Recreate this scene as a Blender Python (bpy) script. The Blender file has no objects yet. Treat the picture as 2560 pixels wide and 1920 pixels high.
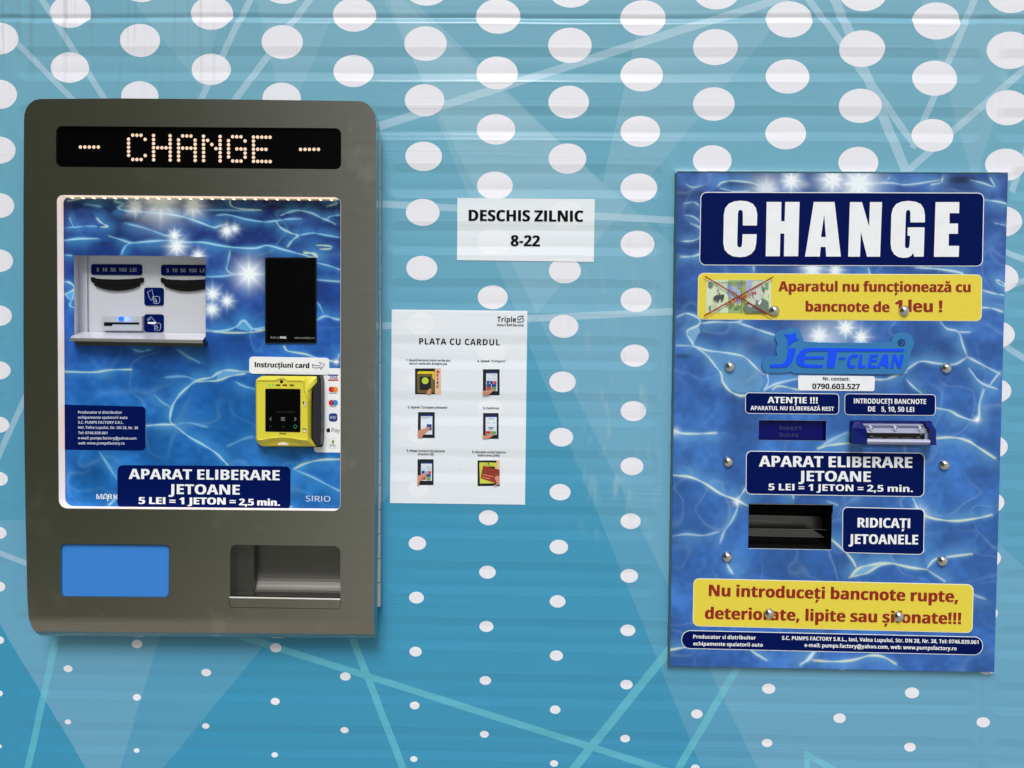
import bpy, bmesh, math, random
import numpy as np
from mathutils import Vector, Matrix
from mathutils.geometry import tessellate_polygon

random.seed(7); RNG = np.random.default_rng(11)
SC = bpy.context.scene
COL = SC.collection

# ------------------------------------------------------------------ camera
F_PX, W_PX, H_PX, DIST, CAM_Z = 1924.0, 2560.0, 1920.0, 1.19, 1.35
YAW, PITCH, ROLL = (math.radians(a) for a in (1.19485, -1.78094, -0.57138))
RM = Matrix.Rotation(YAW, 3, 'Z') @ Matrix.Rotation(PITCH, 3, 'X') @ Matrix.Rotation(ROLL, 3, 'Y')
cd = bpy.data.cameras.new('camera')
cam = bpy.data.objects.new('camera', cd); COL.objects.link(cam)
cd.sensor_width = 36.0; cd.lens = F_PX / W_PX * 36.0; cd.clip_start = 0.01; cd.clip_end = 500
cam.matrix_world = Matrix.Translation((0, -DIST, CAM_Z)) @ (RM @ Matrix.Rotation(math.pi / 2, 3, 'X')).to_4x4()
SC.camera = cam

# ------------------------------------------------------------------ light: overcast day
SUN_EL, SUN_AZ = math.radians(50), math.radians(183)      # high, behind the camera
wd = bpy.data.worlds.new('World'); SC.world = wd; wd.use_nodes = True
wn = wd.node_tree; wn.nodes.clear()
def wnode(t, **k):
    n = wn.nodes.new(t)
    for a, v in k.items(): setattr(n, a, v)
    return n
sky = wnode('ShaderNodeTexSky', sky_type='NISHITA', sun_disc=False, sun_elevation=SUN_EL, sun_rotation=SUN_AZ,
            dust_density=4.0, air_density=1.0, ozone_density=1.0)
hs = wnode('ShaderNodeHueSaturation'); hs.inputs['Saturation'].default_value = 0.42
tc = wnode('ShaderNodeTexCoord'); sp = wnode('ShaderNodeSeparateXYZ')
up = wnode('ShaderNodeMapRange', interpolation_type='SMOOTHSTEP')      # dark low band for unseen trees / buildings, shaped for the steel's reflection
up.inputs['From Min'].default_value = 0.26; up.inputs['From Max'].default_value = 0.72
gr = wnode('ShaderNodeMapRange', interpolation_type='SMOOTHSTEP')      # pavement below the horizon
gr.inputs['From Min'].default_value = -0.75; gr.inputs['From Max'].default_value = -0.06
lr = wnode('ShaderNodeMapRange', interpolation_type='SMOOTHSTEP')      # surroundings made darker left, brighter right, to grade the steel's reflection
lr.inputs['From Min'].default_value = -0.52; lr.inputs['From Max'].default_value = 0.02
lowmix = wnode('ShaderNodeMix', data_type='RGBA'); gmix = wnode('ShaderNodeMix', data_type='RGBA'); smix = wnode('ShaderNodeMix', data_type='RGBA')
bg = wnode('ShaderNodeBackground'); wo = wnode('ShaderNodeOutputWorld')
bg.inputs['Strength'].default_value = 0.15
L = wn.links.new
L(tc.outputs['Generated'], sp.inputs[0]); L(sky.outputs[0], hs.inputs['Color'])
tl = wnode('ShaderNodeMath', operation='MULTIPLY_ADD'); tl.inputs[1].default_value = 0.42; L(lr.outputs[0], tl.inputs[0])   # dark band raised on the left to keep the steel dim there
tz = wnode('ShaderNodeMath', operation='SUBTRACT'); tz.inputs[1].default_value = 0.42; L(sp.outputs['Z'], tz.inputs[0]); L(tz.outputs[0], tl.inputs[2]); L(tl.outputs[0], up.inputs['Value']); L(sp.outputs['Z'], gr.inputs['Value']); L(sp.outputs['X'], lr.inputs['Value'])
lowmix.inputs[6].default_value = (0.46, 0.52, 0.30, 1); lowmix.inputs[7].default_value = (3.3, 3.3, 3.1, 1)
L(lr.outputs[0], lowmix.inputs[0])
gmix.inputs[6].default_value = (2.7, 2.4, 2.0, 1); L(gr.outputs[0], gmix.inputs[0]); L(lowmix.outputs[2], gmix.inputs[7])
L(up.outputs[0], smix.inputs[0]); L(gmix.outputs[2], smix.inputs[6]); L(hs.outputs[0], smix.inputs[7])
L(smix.outputs[2], bg.inputs['Color']); L(bg.outputs[0], wo.inputs['Surface'])
sd = bpy.data.lights.new('sun', 'SUN'); sun = bpy.data.objects.new('sun', sd); COL.objects.link(sun)
sd.energy = 1.5; sd.angle = math.radians(22); sd.color = (1.0, 0.98, 0.95)
sdir = Vector((math.sin(SUN_AZ) * math.cos(SUN_EL), math.cos(SUN_AZ) * math.cos(SUN_EL), math.sin(SUN_EL)))
sun.rotation_euler = sdir.to_track_quat('Z', 'Y').to_euler(); sun.location = (0, -3, 5)
SC.view_settings.view_transform = 'Standard'; SC.view_settings.look = 'None'
SC.view_settings.gamma = 1.0; SC.view_settings.use_curve_mapping = False
SC.view_settings.exposure = 0.13

# ------------------------------------------------------------------ measuring helpers
RN = np.array([list(r) for r in RM])
def rays(px):
    px = np.asarray(px, float).reshape(-1, 2)
    r = np.stack([(px[:, 0] - W_PX / 2) / F_PX, np.ones(len(px)), -(px[:, 1] - H_PX / 2) / F_PX], 1)
    return r @ RN.T
def P(px, depth=0.0):
    """measured photo position(s) -> point on the upright plane standing `depth` in front of the wall"""
    r = rays(px); t = (DIST - np.asarray(depth)) / r[:, 1]
    return np.stack([r[:, 0] * t, np.broadcast_to(-np.asarray(depth), t.shape), r[:, 2] * t + CAM_Z], 1)
def P1(x, y, d=0.0): return P([(x, y)], d)[0]
def ZZ(ox, oy, s): return lambda pts: [(ox + p[0] / s, oy + p[1] / s) for p in pts]
Z4 = ZZ(1640, 400, 2.4043); Z5 = ZZ(1640, 920, 2.0739); Z8 = ZZ(1720, 680, 2.9105)
ZH = ZZ(1730, 460, 2.989); ZB = ZZ(1740, 680, 10.0545); ZL = ZZ(1880, 800, 5.2667); ZA = ZZ(2100, 1030, 8.1926); ZT = ZZ(1850, 1230, 8.5077)
Z1 = ZZ(40, 230, 2.3532); Z2 = ZZ(40, 830, 2.1); ZN = ZZ(160, 620, 5.8211); ZC = ZZ(600, 880, 6.1444); ZM = ZZ(150, 1120, 2.9493); ZK = ZZ(540, 1340, 5.2667)
ZP = ZZ(980, 780, 6.32); ZQ = ZZ(980, 1000, 6.32); ZD = ZZ(960, 460, 2.0224)
def lin(r, g, b, k=1.0):
    f = lambda c: (c / 255 / 12.92) if c / 255 <= 0.04045 else ((c / 255 + 0.055) / 1.055) ** 2.4
    return (f(r) * k, f(g) * k, f(b) * k, 1.0)

# ------------------------------------------------------------------ materials
MATS = {}
def mat(name, col, rough=0.45, metal=0.0, spec=0.35, emit=0.0, ecol=None, coat=0.0, var=0.06, scale=60.0, bump=0.0, trans=0.0, aniso=0.0):
    if name in MATS: return MATS[name]
    m = bpy.data.materials.new(name); m.use_nodes = True; nt = m.node_tree; b = nt.nodes['Principled BSDF']
    b.inputs['Roughness'].default_value = rough; b.inputs['Metallic'].default_value = metal
    b.inputs['Specular IOR Level'].default_value = spec
    b.inputs['Coat Weight'].default_value = coat; b.inputs['Coat Roughness'].default_value = 0.08
    b.inputs['Transmission Weight'].default_value = trans; b.inputs['Anisotropic'].default_value = aniso
    no = nt.nodes.new('ShaderNodeTexNoise'); no.inputs['Scale'].default_value = scale; no.inputs['Detail'].default_value = 5
    g = nt.nodes.new('ShaderNodeNewGeometry'); nt.links.new(g.outputs['Position'], no.inputs['Vector'])
    mx = nt.nodes.new('ShaderNodeMix'); mx.data_type = 'RGBA'
    mx.inputs[6].default_value = tuple(c * (1 - var) for c in col[:3]) + (1,)
    mx.inputs[7].default_value = tuple(min(1, c * (1 + var)) for c in col[:3]) + (1,)
    nt.links.new(no.outputs['Fac'], mx.inputs[0]); nt.links.new(mx.outputs[2], b.inputs['Base Color'])
    if emit:
        b.inputs['Emission Color'].default_value = ecol or col; b.inputs['Emission Strength'].default_value = emit
    if bump:
        bp = nt.nodes.new('ShaderNodeBump'); bp.inputs['Strength'].default_value = bump; bp.inputs['Distance'].default_value = 0.001
        nt.links.new(no.outputs['Fac'], bp.inputs['Height']); nt.links.new(bp.outputs[0], b.inputs['Normal'])
    MATS[name] = m; return m
K = 1.06
WHITE = mat('white_vinyl', lin(226, 231, 238, K)); INK = mat('black_ink', lin(6, 6, 9), rough=.6, spec=.08); NAVY = mat('navy_vinyl', lin(0, 17, 80, K), rough=.5, spec=0.05)
YEL = mat('yellow_vinyl', lin(218, 202, 66, K), scale=300); PALE = mat('pale_border', lin(238, 236, 205, K)); RED = mat('dark_red_ink', lin(140, 24, 16, K))
DARKBLUE = mat('navy_ink', lin(30, 34, 84)); BLACK = mat('black_plastic', lin(14, 15, 16), rough=0.35, spec=0.4); VOID = mat('dark_void', (0.004, 0.004, 0.004, 1), rough=0.8, spec=0.1)
GLASSBLK = mat('black_glass', (0.0015, 0.0015, 0.002, 1), rough=0.08, spec=0.07, var=0.3)

def steel(name, base, rough, streak=(6, 900, 900), metal=0.95, bump=0.02):
    m = bpy.data.materials.new(name); m.use_nodes = True; nt = m.node_tree; b = nt.nodes['Principled BSDF']
    g = nt.nodes.new('ShaderNodeNewGeometry'); vm = nt.nodes.new('ShaderNodeVectorMath'); vm.operation = 'MULTIPLY'
    vm.inputs[1].default_value = streak; nt.links.new(g.outputs['Position'], vm.inputs[0])
    n1 = nt.nodes.new('ShaderNodeTexNoise'); n1.inputs['Scale'].default_value = 1.0; n1.inputs['Detail'].default_value = 3; nt.links.new(vm.outputs[0], n1.inputs['Vector'])
    n2 = nt.nodes.new('ShaderNodeTexNoise'); n2.inputs['Scale'].default_value = 9.0; n2.inputs['Detail'].default_value = 8; n2.inputs['Roughness'].default_value = 0.62; nt.links.new(g.outputs['Position'], n2.inputs['Vector'])
    n3 = nt.nodes.new('ShaderNodeTexNoise'); n3.inputs['Scale'].default_value = 60.0; n3.inputs['Detail'].default_value = 4; nt.links.new(g.outputs['Position'], n3.inputs['Vector'])
    sm = nt.nodes.new('ShaderNodeMapRange'); sm.inputs['From Min'].default_value = 0.60; sm.inputs['From Max'].default_value = 0.74; nt.links.new(n2.outputs['Fac'], sm.inputs['Value'])   # finger smears
    dk = nt.nodes.new('ShaderNodeMapRange'); dk.inputs['From Min'].default_value = 0.70; dk.inputs['From Max'].default_value = 0.76; nt.links.new(n3.outputs['Fac'], dk.inputs['Value'])   # small dark spots
    c1 = nt.nodes.new('ShaderNodeMix'); c1.data_type = 'RGBA'; c1.inputs[6].default_value = tuple(c * 0.84 for c in base) + (1,); c1.inputs[7].default_value = tuple(c * 1.16 for c in base) + (1,); nt.links.new(n1.outputs['Fac'], c1.inputs[0])
    c2 = nt.nodes.new('ShaderNodeMix'); c2.data_type = 'RGBA'; nt.links.new(c1.outputs[2], c2.inputs[6]); c2.inputs[7].default_value = tuple(c * 0.62 for c in base) + (1,); 
    d2 = nt.nodes.new('ShaderNodeMath'); d2.operation = 'MULTIPLY'; d2.inputs[1].default_value = 0.5; nt.links.new(dk.outputs[0], d2.inputs[0]); nt.links.new(d2.outputs[0], c2.inputs[0])
    c3 = nt.nodes.new('ShaderNodeMix'); c3.data_type = 'RGBA'; nt.links.new(c2.outputs[2], c3.inputs[6]); c3.inputs[7].default_value = tuple(min(1, c * 1.30) for c in base) + (1,); nt.links.new(sm.outputs[0], c3.inputs[0])
    sv = nt.nodes.new('ShaderNodeVectorMath'); sv.operation = 'MULTIPLY'; sv.inputs[1].default_value = (55, 55, 300); mpn = nt.nodes.new('ShaderNodeMapping'); mpn.inputs['Rotation'].default_value = (0, .5, 0)
    nt.links.new(g.outputs['Position'], mpn.inputs[0]); nt.links.new(mpn.outputs[0], sv.inputs[0]); n4 = nt.nodes.new('ShaderNodeTexNoise'); n4.inputs['Scale'].default_value = 1.0; n4.inputs['Detail'].default_value = 1; nt.links.new(sv.outputs[0], n4.inputs['Vector'])
    sc_ = nt.nodes.new('ShaderNodeMapRange'); sc_.inputs['From Min'].default_value = .80; sc_.inputs['From Max'].default_value = .84; sc_.inputs['To Max'].default_value = .45; nt.links.new(n4.outputs['Fac'], sc_.inputs['Value'])
    c4 = nt.nodes.new('ShaderNodeMix'); c4.data_type = 'RGBA'; nt.links.new(c3.outputs[2], c4.inputs[6]); c4.inputs[7].default_value = (.8, .8, .78, 1); nt.links.new(sc_.outputs[0], c4.inputs[0])
    nt.links.new(c4.outputs[2], b.inputs['Base Color']); b.inputs['Metallic'].default_value = metal
    rr = nt.nodes.new('ShaderNodeMapRange'); rr.inputs['To Min'].default_value = rough - 0.03; rr.inputs['To Max'].default_value = rough + 0.04; nt.links.new(n2.outputs['Fac'], rr.inputs['Value']); nt.links.new(rr.outputs[0], b.inputs['Roughness'])
    bp = nt.nodes.new('ShaderNodeBump'); bp.inputs['Strength'].default_value = bump * 10; bp.inputs['Distance'].default_value = 0.0001; nt.links.new(n1.outputs['Fac'], bp.inputs['Height']); nt.links.new(bp.outputs[0], b.inputs['Normal'])
    MATS[name] = m; return m
STEEL = steel('brushed_steel', (0.31, 0.315, 0.285), 0.15)
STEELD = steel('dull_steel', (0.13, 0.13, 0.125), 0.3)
STEELL = steel('bright_steel', (0.72, 0.73, 0.75), 0.3)
CHROME = mat('polished_steel', (0.62, 0.62, 0.62, 1), rough=0.10, metal=1.0, var=0.15, scale=500)

# ------------------------------------------------------------------ objects
OFF = {}
def thing(name, label, cat, loc, group=None):
    o = bpy.data.objects.new(name, None); COL.objects.link(o); o.location = loc; o.empty_display_size = 0.05
    o['label'] = label; o['category'] = cat
    if group: o['group'] = group
    OFF[o.name] = Vector(loc); return o
def tag(o, label, cat, group=None):
    o['label'] = label; o['category'] = cat
    if group: o['group'] = group
    return o
class MB:
    """collects faces (world coordinates) with material slots; build() links them as one mesh object"""
    def __init__(s): s.v = []; s.f = []; s.mi = []; s.mats = []
    def slot(s, m):
        if m not in s.mats: s.mats.append(m)
        return s.mats.index(m)
    def add(s, verts, faces, m):
        b = len(s.v); k = s.slot(m); s.v.extend([tuple(float(c) for c in v) for v in verts])
        for f in faces: s.f.append([b + i for i in f]); s.mi.append(k)
        return s
    def build(s, name, parent=None, smooth=False, label=None, auto=None):
        off = OFF.get(parent.name, Vector((0, 0, 0))) if parent else Vector((0, 0, 0))
        me = bpy.data.meshes.new(name); me.from_pydata([tuple(Vector(v) - off) for v in s.v], [], s.f); me.update()
        for m in s.mats: me.materials.append(m)
        me.polygons.foreach_set('material_index', s.mi)
        if smooth: me.polygons.foreach_set('use_smooth', [True] * len(me.polygons))
        o = bpy.data.objects.new(name, me); COL.objects.link(o)
        if parent: o.parent = parent
        OFF[o.name] = off
        if label: o['label'] = label
        return o
def orient(tris, pts):
    """make triangles of a picture-space polygon face the viewer (picture y points down)"""
    out = []
    for a, b, c in tris:
        (ax, ay), (bx, by), (cx, cy) = pts[a], pts[b], pts[c]
        s = (bx - ax) * (cy - ay) - (by - ay) * (cx - ax)
        out.append((a, b, c) if s < 0 else (a, c, b))
    return out
def tess(loops):
    tr = tessellate_polygon([[Vector((x, y, 0)) for x, y in lp] for lp in loops])
    pts = [p for lp in loops for p in lp]
    return pts, orient(tr, pts)
def flat(mb, loops, surf, m):
    pts, tr = tess(loops); mb.add(surf(pts), tr, m); return mb
def area(lp): return sum(lp[i][0] * lp[(i + 1) % len(lp)][1] - lp[(i + 1) % len(lp)][0] * lp[i][1] for i in range(len(lp)))
def slab(mb, loops, d1, d0, m, mside=None, back=False, cham=0.0):
    """plate with front at depth d1 and sides running straight back to depth d0 (outer loop first, then holes)"""
    pts, tr = tess(loops); front = P(pts, d1); mb.add(front, tr, m)
    i0 = 0
    for k, lp in enumerate(loops):
        n = len(lp); fr = front[i0:i0 + n]; i0 += n
        bk = fr.copy(); bk[:, 1] = -d0
        ccw = area(lp) > 0; flip = ccw if k == 0 else not ccw
        fs = [((i, (i + 1) % n, n + (i + 1) % n, n + i) if not flip else (i, n + i, n + (i + 1) % n, (i + 1) % n)) for i in range(n)]
        mb.add(np.vstack([fr, bk]), fs, mside or m)
    return mb
def plane(d): return lambda pts: P(pts, d)
def rrect(c, r, n=6, rs=None):
    """rounded quad, corners TL,TR,BR,BL in photo pixels"""
    c = [np.array(p, float) for p in c]; out = []
    for i in range(4):
        p, a, b = c[i], c[i - 1], c[(i + 1) % 4]; rr = rs[i] if rs else r
        if rr <= 0: out.append(tuple(p)); continue
        ua = (a - p) / np.linalg.norm(a - p); ub = (b - p) / np.linalg.norm(b - p)
        o = p + (ua + ub) * rr
        for k in range(n + 1):
            t = k / n * math.pi / 2
            out.append(tuple(o - ua * rr * math.sin(t) - ub * rr * math.cos(t)))
    return out
def inset(c, d):
    c = [np.array(p, float) for p in c]; out = []
    for i in range(4):
        p, a, b = c[i], c[i - 1], c[(i + 1) % 4]
        out.append(tuple(p + d * (a - p) / np.linalg.norm(a - p) + d * (b - p) / np.linalg.norm(b - p)))
    return out
def box4(x0, y0, x1, y1): return [(x0, y0), (x1, y0), (x1, y1), (x0, y1)]
def ell(cx, cy, rx, ry=None, n=28):
    ry = ry or rx
    return [(cx + rx * math.cos(2 * math.pi * i / n), cy + ry * math.sin(2 * math.pi * i / n)) for i in range(n)]
def chaikin(lp, it=2):
    for _ in range(it):
        q = []
        for i in range(len(lp)):
            a, b = lp[i], lp[(i + 1) % len(lp)]
            q += [(a[0] * .75 + b[0] * .25, a[1] * .75 + b[1] * .25), (a[0] * .25 + b[0] * .75, a[1] * .25 + b[1] * .75)]
        lp = q
    return lp
def ribbon(pts, w, closed=False):
    """line of width w as one polygon strip -> (verts, quads)"""
    p = [np.array(q, float) for q in pts]; n = len(p); L_, R_ = [], []
    for i in range(n):
        a = p[i - 1] if (i > 0 or closed) else p[i]; b = p[(i + 1) % n] if (i < n - 1 or closed) else p[i]
        t = b - a; t = t / (np.linalg.norm(t) + 1e-9); nn = np.array([-t[1], t[0]]) * w / 2
        L_.append(p[i] + nn); R_.append(p[i] - nn)
    v = [tuple(x) for x in L_ + R_]; m = n if closed else n - 1
    f = []
    for i in range(m):
        j = (i + 1) % n
        f += orient([(i, j, n + j), (i, n + j, n + i)], v)
    return v, f
def line(mb, pts, w, surf, m, closed=False):
    v, f = ribbon(pts, w, closed); mb.add(surf(v), f, m); return mb

# ------------------------------------------------------------------ lettering
GL = {}
def sty(c, s):
    U, Lo, D = {'B': (0x1D5D4, 0x1D5EE, 0x1D7EC), 'R': (0x1D5A0, 0x1D5BA, 0x1D7E2), 'I': (0x1D63C, 0x1D656, 0x1D7EC), 'M': (0x1D670, 0x1D68A, 0x1D7F6)}[s]
    if 'A' <= c <= 'Z': return chr(U + ord(c) - 65)
    if 'a' <= c <= 'z': return chr(Lo + ord(c) - 97)
    if '0' <= c <= '9': return chr(D + ord(c) - 48)
    return c
def raw(body, off=0.0):
    cu = bpy.data.curves.new('tmp_text', 'FONT'); cu.body = body; cu.resolution_u = 4; cu.offset = off
    ob = bpy.data.objects.new('tmp_text', cu); COL.objects.link(ob)
    bpy.context.view_layer.update()
    dg = bpy.context.evaluated_depsgraph_get(); me = ob.evaluated_get(dg).to_mesh()
    v = np.empty(len(me.vertices) * 3); me.vertices.foreach_get('co', v); v = v.reshape(-1, 3)[:, :2].copy()
    me.calc_loop_triangles(); t = np.empty(len(me.loop_triangles) * 3, int); me.loop_triangles.foreach_get('vertices', t)
    bpy.data.objects.remove(ob); bpy.data.curves.remove(cu)
    return v, t.reshape(-1, 3)
BARX = raw('|')[0][:, 0].max()
CAPH = raw(sty('H', 'B'))[0][:, 1].max()
BASE = {'ă': 'a', 'ț': 't', 'ș': 's', 'Ț': 'T', 'Ă': 'A', 'Â': 'A', 'â': 'a'}
def glyph(c, s):
    k = (c, s)
    if k in GL: return GL[k]
    bx = lambda *r: (np.array([p for q in r for p in q], float), None)
    w = 0.2 if s in 'BI' else 0.13
    def quads(qs, adv):
        v = np.array([p for q in qs for p in q], float); t = []
        for i in range(len(qs)): t += [(4 * i, 4 * i + 1, 4 * i + 2), (4 * i, 4 * i + 2, 4 * i + 3)]
        return v, np.array(t), adv
    sq = lambda x, y, a, b: [(x, y), (x + a, y), (x + a, y + b), (x, y + b)]
    if c == ' ': g = (np.zeros((0, 2)), np.zeros((0, 3), int), 0.36)
    elif c == 'I' and s != 'I': w = .215 if s == 'B' else .135; g = quads([sq(.12, 0, w, 1)], w + .24)
    elif c == '.': g = quads([sq(.09, 0, w, w)], w + .18)
    elif c == ':': g = quads([sq(.09, 0, w, w), sq(.09, .53, w, w)], w + .18)
    elif c == ',': g = quads([[(.05, -.19), (.05 + w * .62, -.19), (.10 + w, .19), (.10, .19)]], w + .2)
    elif c == '!': g = quads([sq(.10, 0, w, w), [(.10 + .03, .29), (.10 + w - .03, .29), (.10 + w + .01, 1), (.09, 1)]], w + .22)
    elif c == '-': g = quads([sq(.06, .30, .33, w * .85)], .45)
    elif c == '=': g = quads([sq(.06, .20, .62, .16), sq(.06, .50, .62, .16)], .75)
    elif c == '"': g = quads([sq(.05, .68, .11, .34), sq(.26, .68, .11, .34)], .43)
    elif c in BASE:
        v, t, a = glyph(BASE[c], s); v = v.copy(); cx = (v[:, 0].min() + v[:, 0].max()) / 2; b = len(v)
        if c in 'țșȚ':
            q = np.array([(cx - .13, -.36), (cx - .02, -.36), (cx + .12, -.09), (cx - .07, -.09)])
            v = np.vstack([v, q]); t = np.vstack([t, [(b, b + 1, b + 2), (b, b + 2, b + 3)]])
        else:
            y0 = 1.10 if c in 'ĂÂ' else 0.86; n = 7; hat = c in 'Ââ'
            ar = []
            for i in range(n):
                a_ = math.pi + math.pi * i / (n - 1)
                yy = (y0 + .02 + .16 * (1 - abs(2 * i / (n - 1) - 1))) if hat else (y0 + .17 + .17 * math.sin(a_))
                xx = cx + .20 * math.cos(a_)
                ar += [(xx, yy), (xx * .62 + cx * .38, yy + .10)]
            v = np.vstack([v, ar]); t = np.vstack([t] + [[(b + 2 * i, b + 2 * i + 2, b + 2 * i + 3), (b + 2 * i, b + 2 * i + 3, b + 2 * i + 1)] for i in range(n - 1)])
        g = (v, t, a)
    else:
        off = 0.0 if c.isalnum() else (0.018 if s == 'B' else 0.0)
        ch = sty(c, s); v, t = raw(ch, off); v2, _ = raw(ch + '|', 0.0)
        g = (v / CAPH, t, (v2[:, 0].max() - BARX) / CAPH)
    GL[k] = g; return g
def text(mb, s, a, b, cap, surf, m, style='B', track=0.0, maxedge=None, wt=0.0):
    """lettering from ink-left baseline a to ink-right baseline b (photo px), capital height cap"""
    vs, ts, x, n = [], [], 0.0, 0
    for c in s:
        v, t, adv = glyph(c, style)
        if len(v): vs.append(v + (x, 0)); ts.append(t + n); n += len(v)
        x += adv + track
    v = np.vstack(vs); t = np.vstack(ts)
    x0, x1 = v[:, 0].min(), v[:, 0].max(); a = np.array(a, float); b = np.array(b, float)
    d = b - a; ln = np.linalg.norm(d); u = d / ln; up_ = np.array([u[1], -u[0]])
    px = a + np.outer((v[:, 0] - x0) / (x1 - x0) * ln, u) + np.outer(v[:, 1] * cap, up_)
    tr = orient([tuple(int(q) for q in r) for r in t], [tuple(q) for q in px])
    if maxedge:
        px = [tuple(q) for q in px]; todo = tr; tr = []
        mid = {}
        while todo:
            a_, b_, c_ = todo.pop(); e = [(math.dist(px[i], px[j]), i, j, k) for i, j, k in ((a_, b_, c_), (b_, c_, a_), (c_, a_, b_))]
            l_, i, j, k = max(e)
            if l_ < maxedge: tr.append((a_, b_, c_)); continue
            kk = (min(i, j), max(i, j))
            if kk not in mid: px.append(((px[i][0] + px[j][0]) / 2, (px[i][1] + px[j][1]) / 2)); mid[kk] = len(px) - 1
            todo += [(i, mid[kk], k), (mid[kk], j, k)]
    pa = np.array([tuple(q) for q in px], float)
    if not wt: mb.add(surf(pa), tr, m); return mb
    for k, sg in enumerate((-1, 1, 0)):                        # heavier cut: the same outline struck three times, hair-thin layers
        w3 = surf(pa + u * (sg * wt * cap)); w3[:, 1] -= 0.00004 * k; mb.add(w3, tr, m)
    return mb

# ------------------------------------------------------------------ the ribbed wall
def waves(seed, n, fmax):
    r = np.random.default_rng(seed); return [(r.uniform(-fmax, fmax), r.uniform(-fmax, fmax), r.uniform(0, 6.28), r.uniform(.4, 1)) for _ in range(n)]
WV1, WV2, WV3 = waves(1, 7, 16), waves(2, 9, 40), waves(3, 9, 9)
def wsum(w, x, z): return sum(a * np.sin(fx * x + fz * z + p) for fx, fz, p, a in w) / math.sqrt(len(w))
gy = [307, 453, 598, 742, 885, 1025, 1168, 1310]
gz = P([(1500, y) for y in gy], 0)[:, 2]
GP, GZ0 = np.polyfit(np.arange(len(gy)), gz, 1)            # groove pitch (negative) and first groove height
XS = lambda px, py=900: P1(px, py)[0]
ZS = lambda py, px=1280: P1(px, py)[2]
SEGS_TOP = [(-9, XS(14, 100)), (XS(36, 100), XS(2462, 200)), (XS(2488, 200), 9)]
SEGS_MID = [(-9, XS(16)), (XS(34), XS(50)), (XS(962), XS(1655)), (XS(2500), 9)]
SEGS_BOT = [(-9, XS(16, 1700)), (XS(38, 1700), XS(2445, 1700)), (XS(2475, 1700), 9)]
SEAM_Z = ZS(44)
_r = np.random.default_rng(5)
CREASE = [(_r.uniform(ZS(1960), ZS(-20)), _r.uniform(.00008, .0002), _r.uniform(0, 6.28), _r.uniform(3, 12)) for _ in range(40)]
def sstep(t): t = np.clip(t, 0, 1); return t * t * (3 - 2 * t)
def wall_y(x, z):
    x = np.asarray(x, float); z = np.asarray(z, float)
    zz = z + 0.0015 * wsum(WV1, x, z * 0.6) + 0.0005 * wsum(WV2, x, z * 2.0)
    k = np.round((zz - GZ0) / GP); dz = zz - (GZ0 + k * GP)
    zc = GZ0 + k * GP
    hh = 0.0262; dep = np.zeros_like(z); lipz = np.zeros_like(z)
    for segs, lo, hi in ((SEGS_TOP, ZS(385), 9), (SEGS_MID, ZS(1580), ZS(385)), (SEGS_BOT, -9, ZS(1580))):
        inb = (zc >= lo) & (zc < hi)
        for xa, xb in segs:
            cx, hx = (xa + xb) / 2, (xb - xa) / 2; r = 0.020
            qx = np.abs(x - cx) - (hx - r); qz = np.abs(dz) - (hh - r)
            sd_ = np.hypot(np.maximum(qx, 0), np.maximum(qz, 0)) + np.minimum(np.maximum(qx, qz), 0) - r
            e = 0.0145
            t = np.clip(-sd_ / e, 0, 1)
            ramp = np.where(t < .05, t * t / .10, np.where(t > .95, 0.95 - (1 - t) ** 2 / .10, t - .025)) / 0.95
            dep = np.where(inb, np.maximum(dep, ramp), dep)
            lipz = np.where(inb, np.maximum(lipz, np.exp(-((sd_ - .0004) / .0016) ** 2)), lipz)
    dish = np.clip(1 - (dz / 0.013) ** 2, 0, 1) * 0.0004                       # the film bulges back out of each groove
    fade = np.interp(z, [ZS(1920), ZS(1100), ZS(300)], [0.55, 0.72, 1.0])
    y = 0.0020 * dep * fade - 0.00022 * lipz * fade * (0.6 + 0.5 * wsum(WV2, x, z)) - dish * dep + 0.00045 * wsum(WV3, x, z) + 0.00010 * wsum(WV2, x, z)
    s = zz - SEAM_Z                                                            # sheet seam along the top
    y += 0.0034 * np.exp(-(s / 0.0042) ** 2) + 0.0012 * sstep((s + .002) / .016)
    for z0, amp_, ph, fr in CREASE:                                               # fine tension lines in the film
        y -= amp_ * np.exp(-((zz - z0 - .0012 * np.sin(x * fr + ph)) / .0011) ** 2) * np.clip(np.sin(x * fr * .6 + ph * 3) + .35, 0, 1)
    pq = np.maximum(np.maximum(XS(1684, 1000) - x, x - XS(2502, 1000)), np.maximum(z - ZS(434, 2100), ZS(1674, 2100) - z))   # film rides up against the sign board
    y -= 0.0030 * np.exp(-np.abs(pq) / 0.0055)
    for px in (27, 2474): y += 0.0007 * np.exp(-((x - XS(px)) / 0.0028) ** 2)  # upright creases
    return y
def drape(off):
    def f(pts):
        q = P(pts, 0.0); q[:, 1] = wall_y(q[:, 0], q[:, 2]) - off; return q
    return f
def axis(segs):
    out = []
    for a, b, st in segs: out += list(np.arange(a, b - 1e-9, st))
    return np.array(out + [segs[-1][1]])
def grid(xs, zs, fy):
    X, Zz = np.meshgrid(xs, zs); Y = fy(X, Zz); nx, nz = len(xs), len(zs)
    v = np.stack([X.ravel(), Y.ravel(), Zz.ravel()], 1)
    i = (np.arange(nz - 1)[:, None] * nx + np.arange(nx - 1)[None]).ravel()
    return v, np.stack([i, i + 1, i + nx + 1, i + nx], 1)
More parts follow.
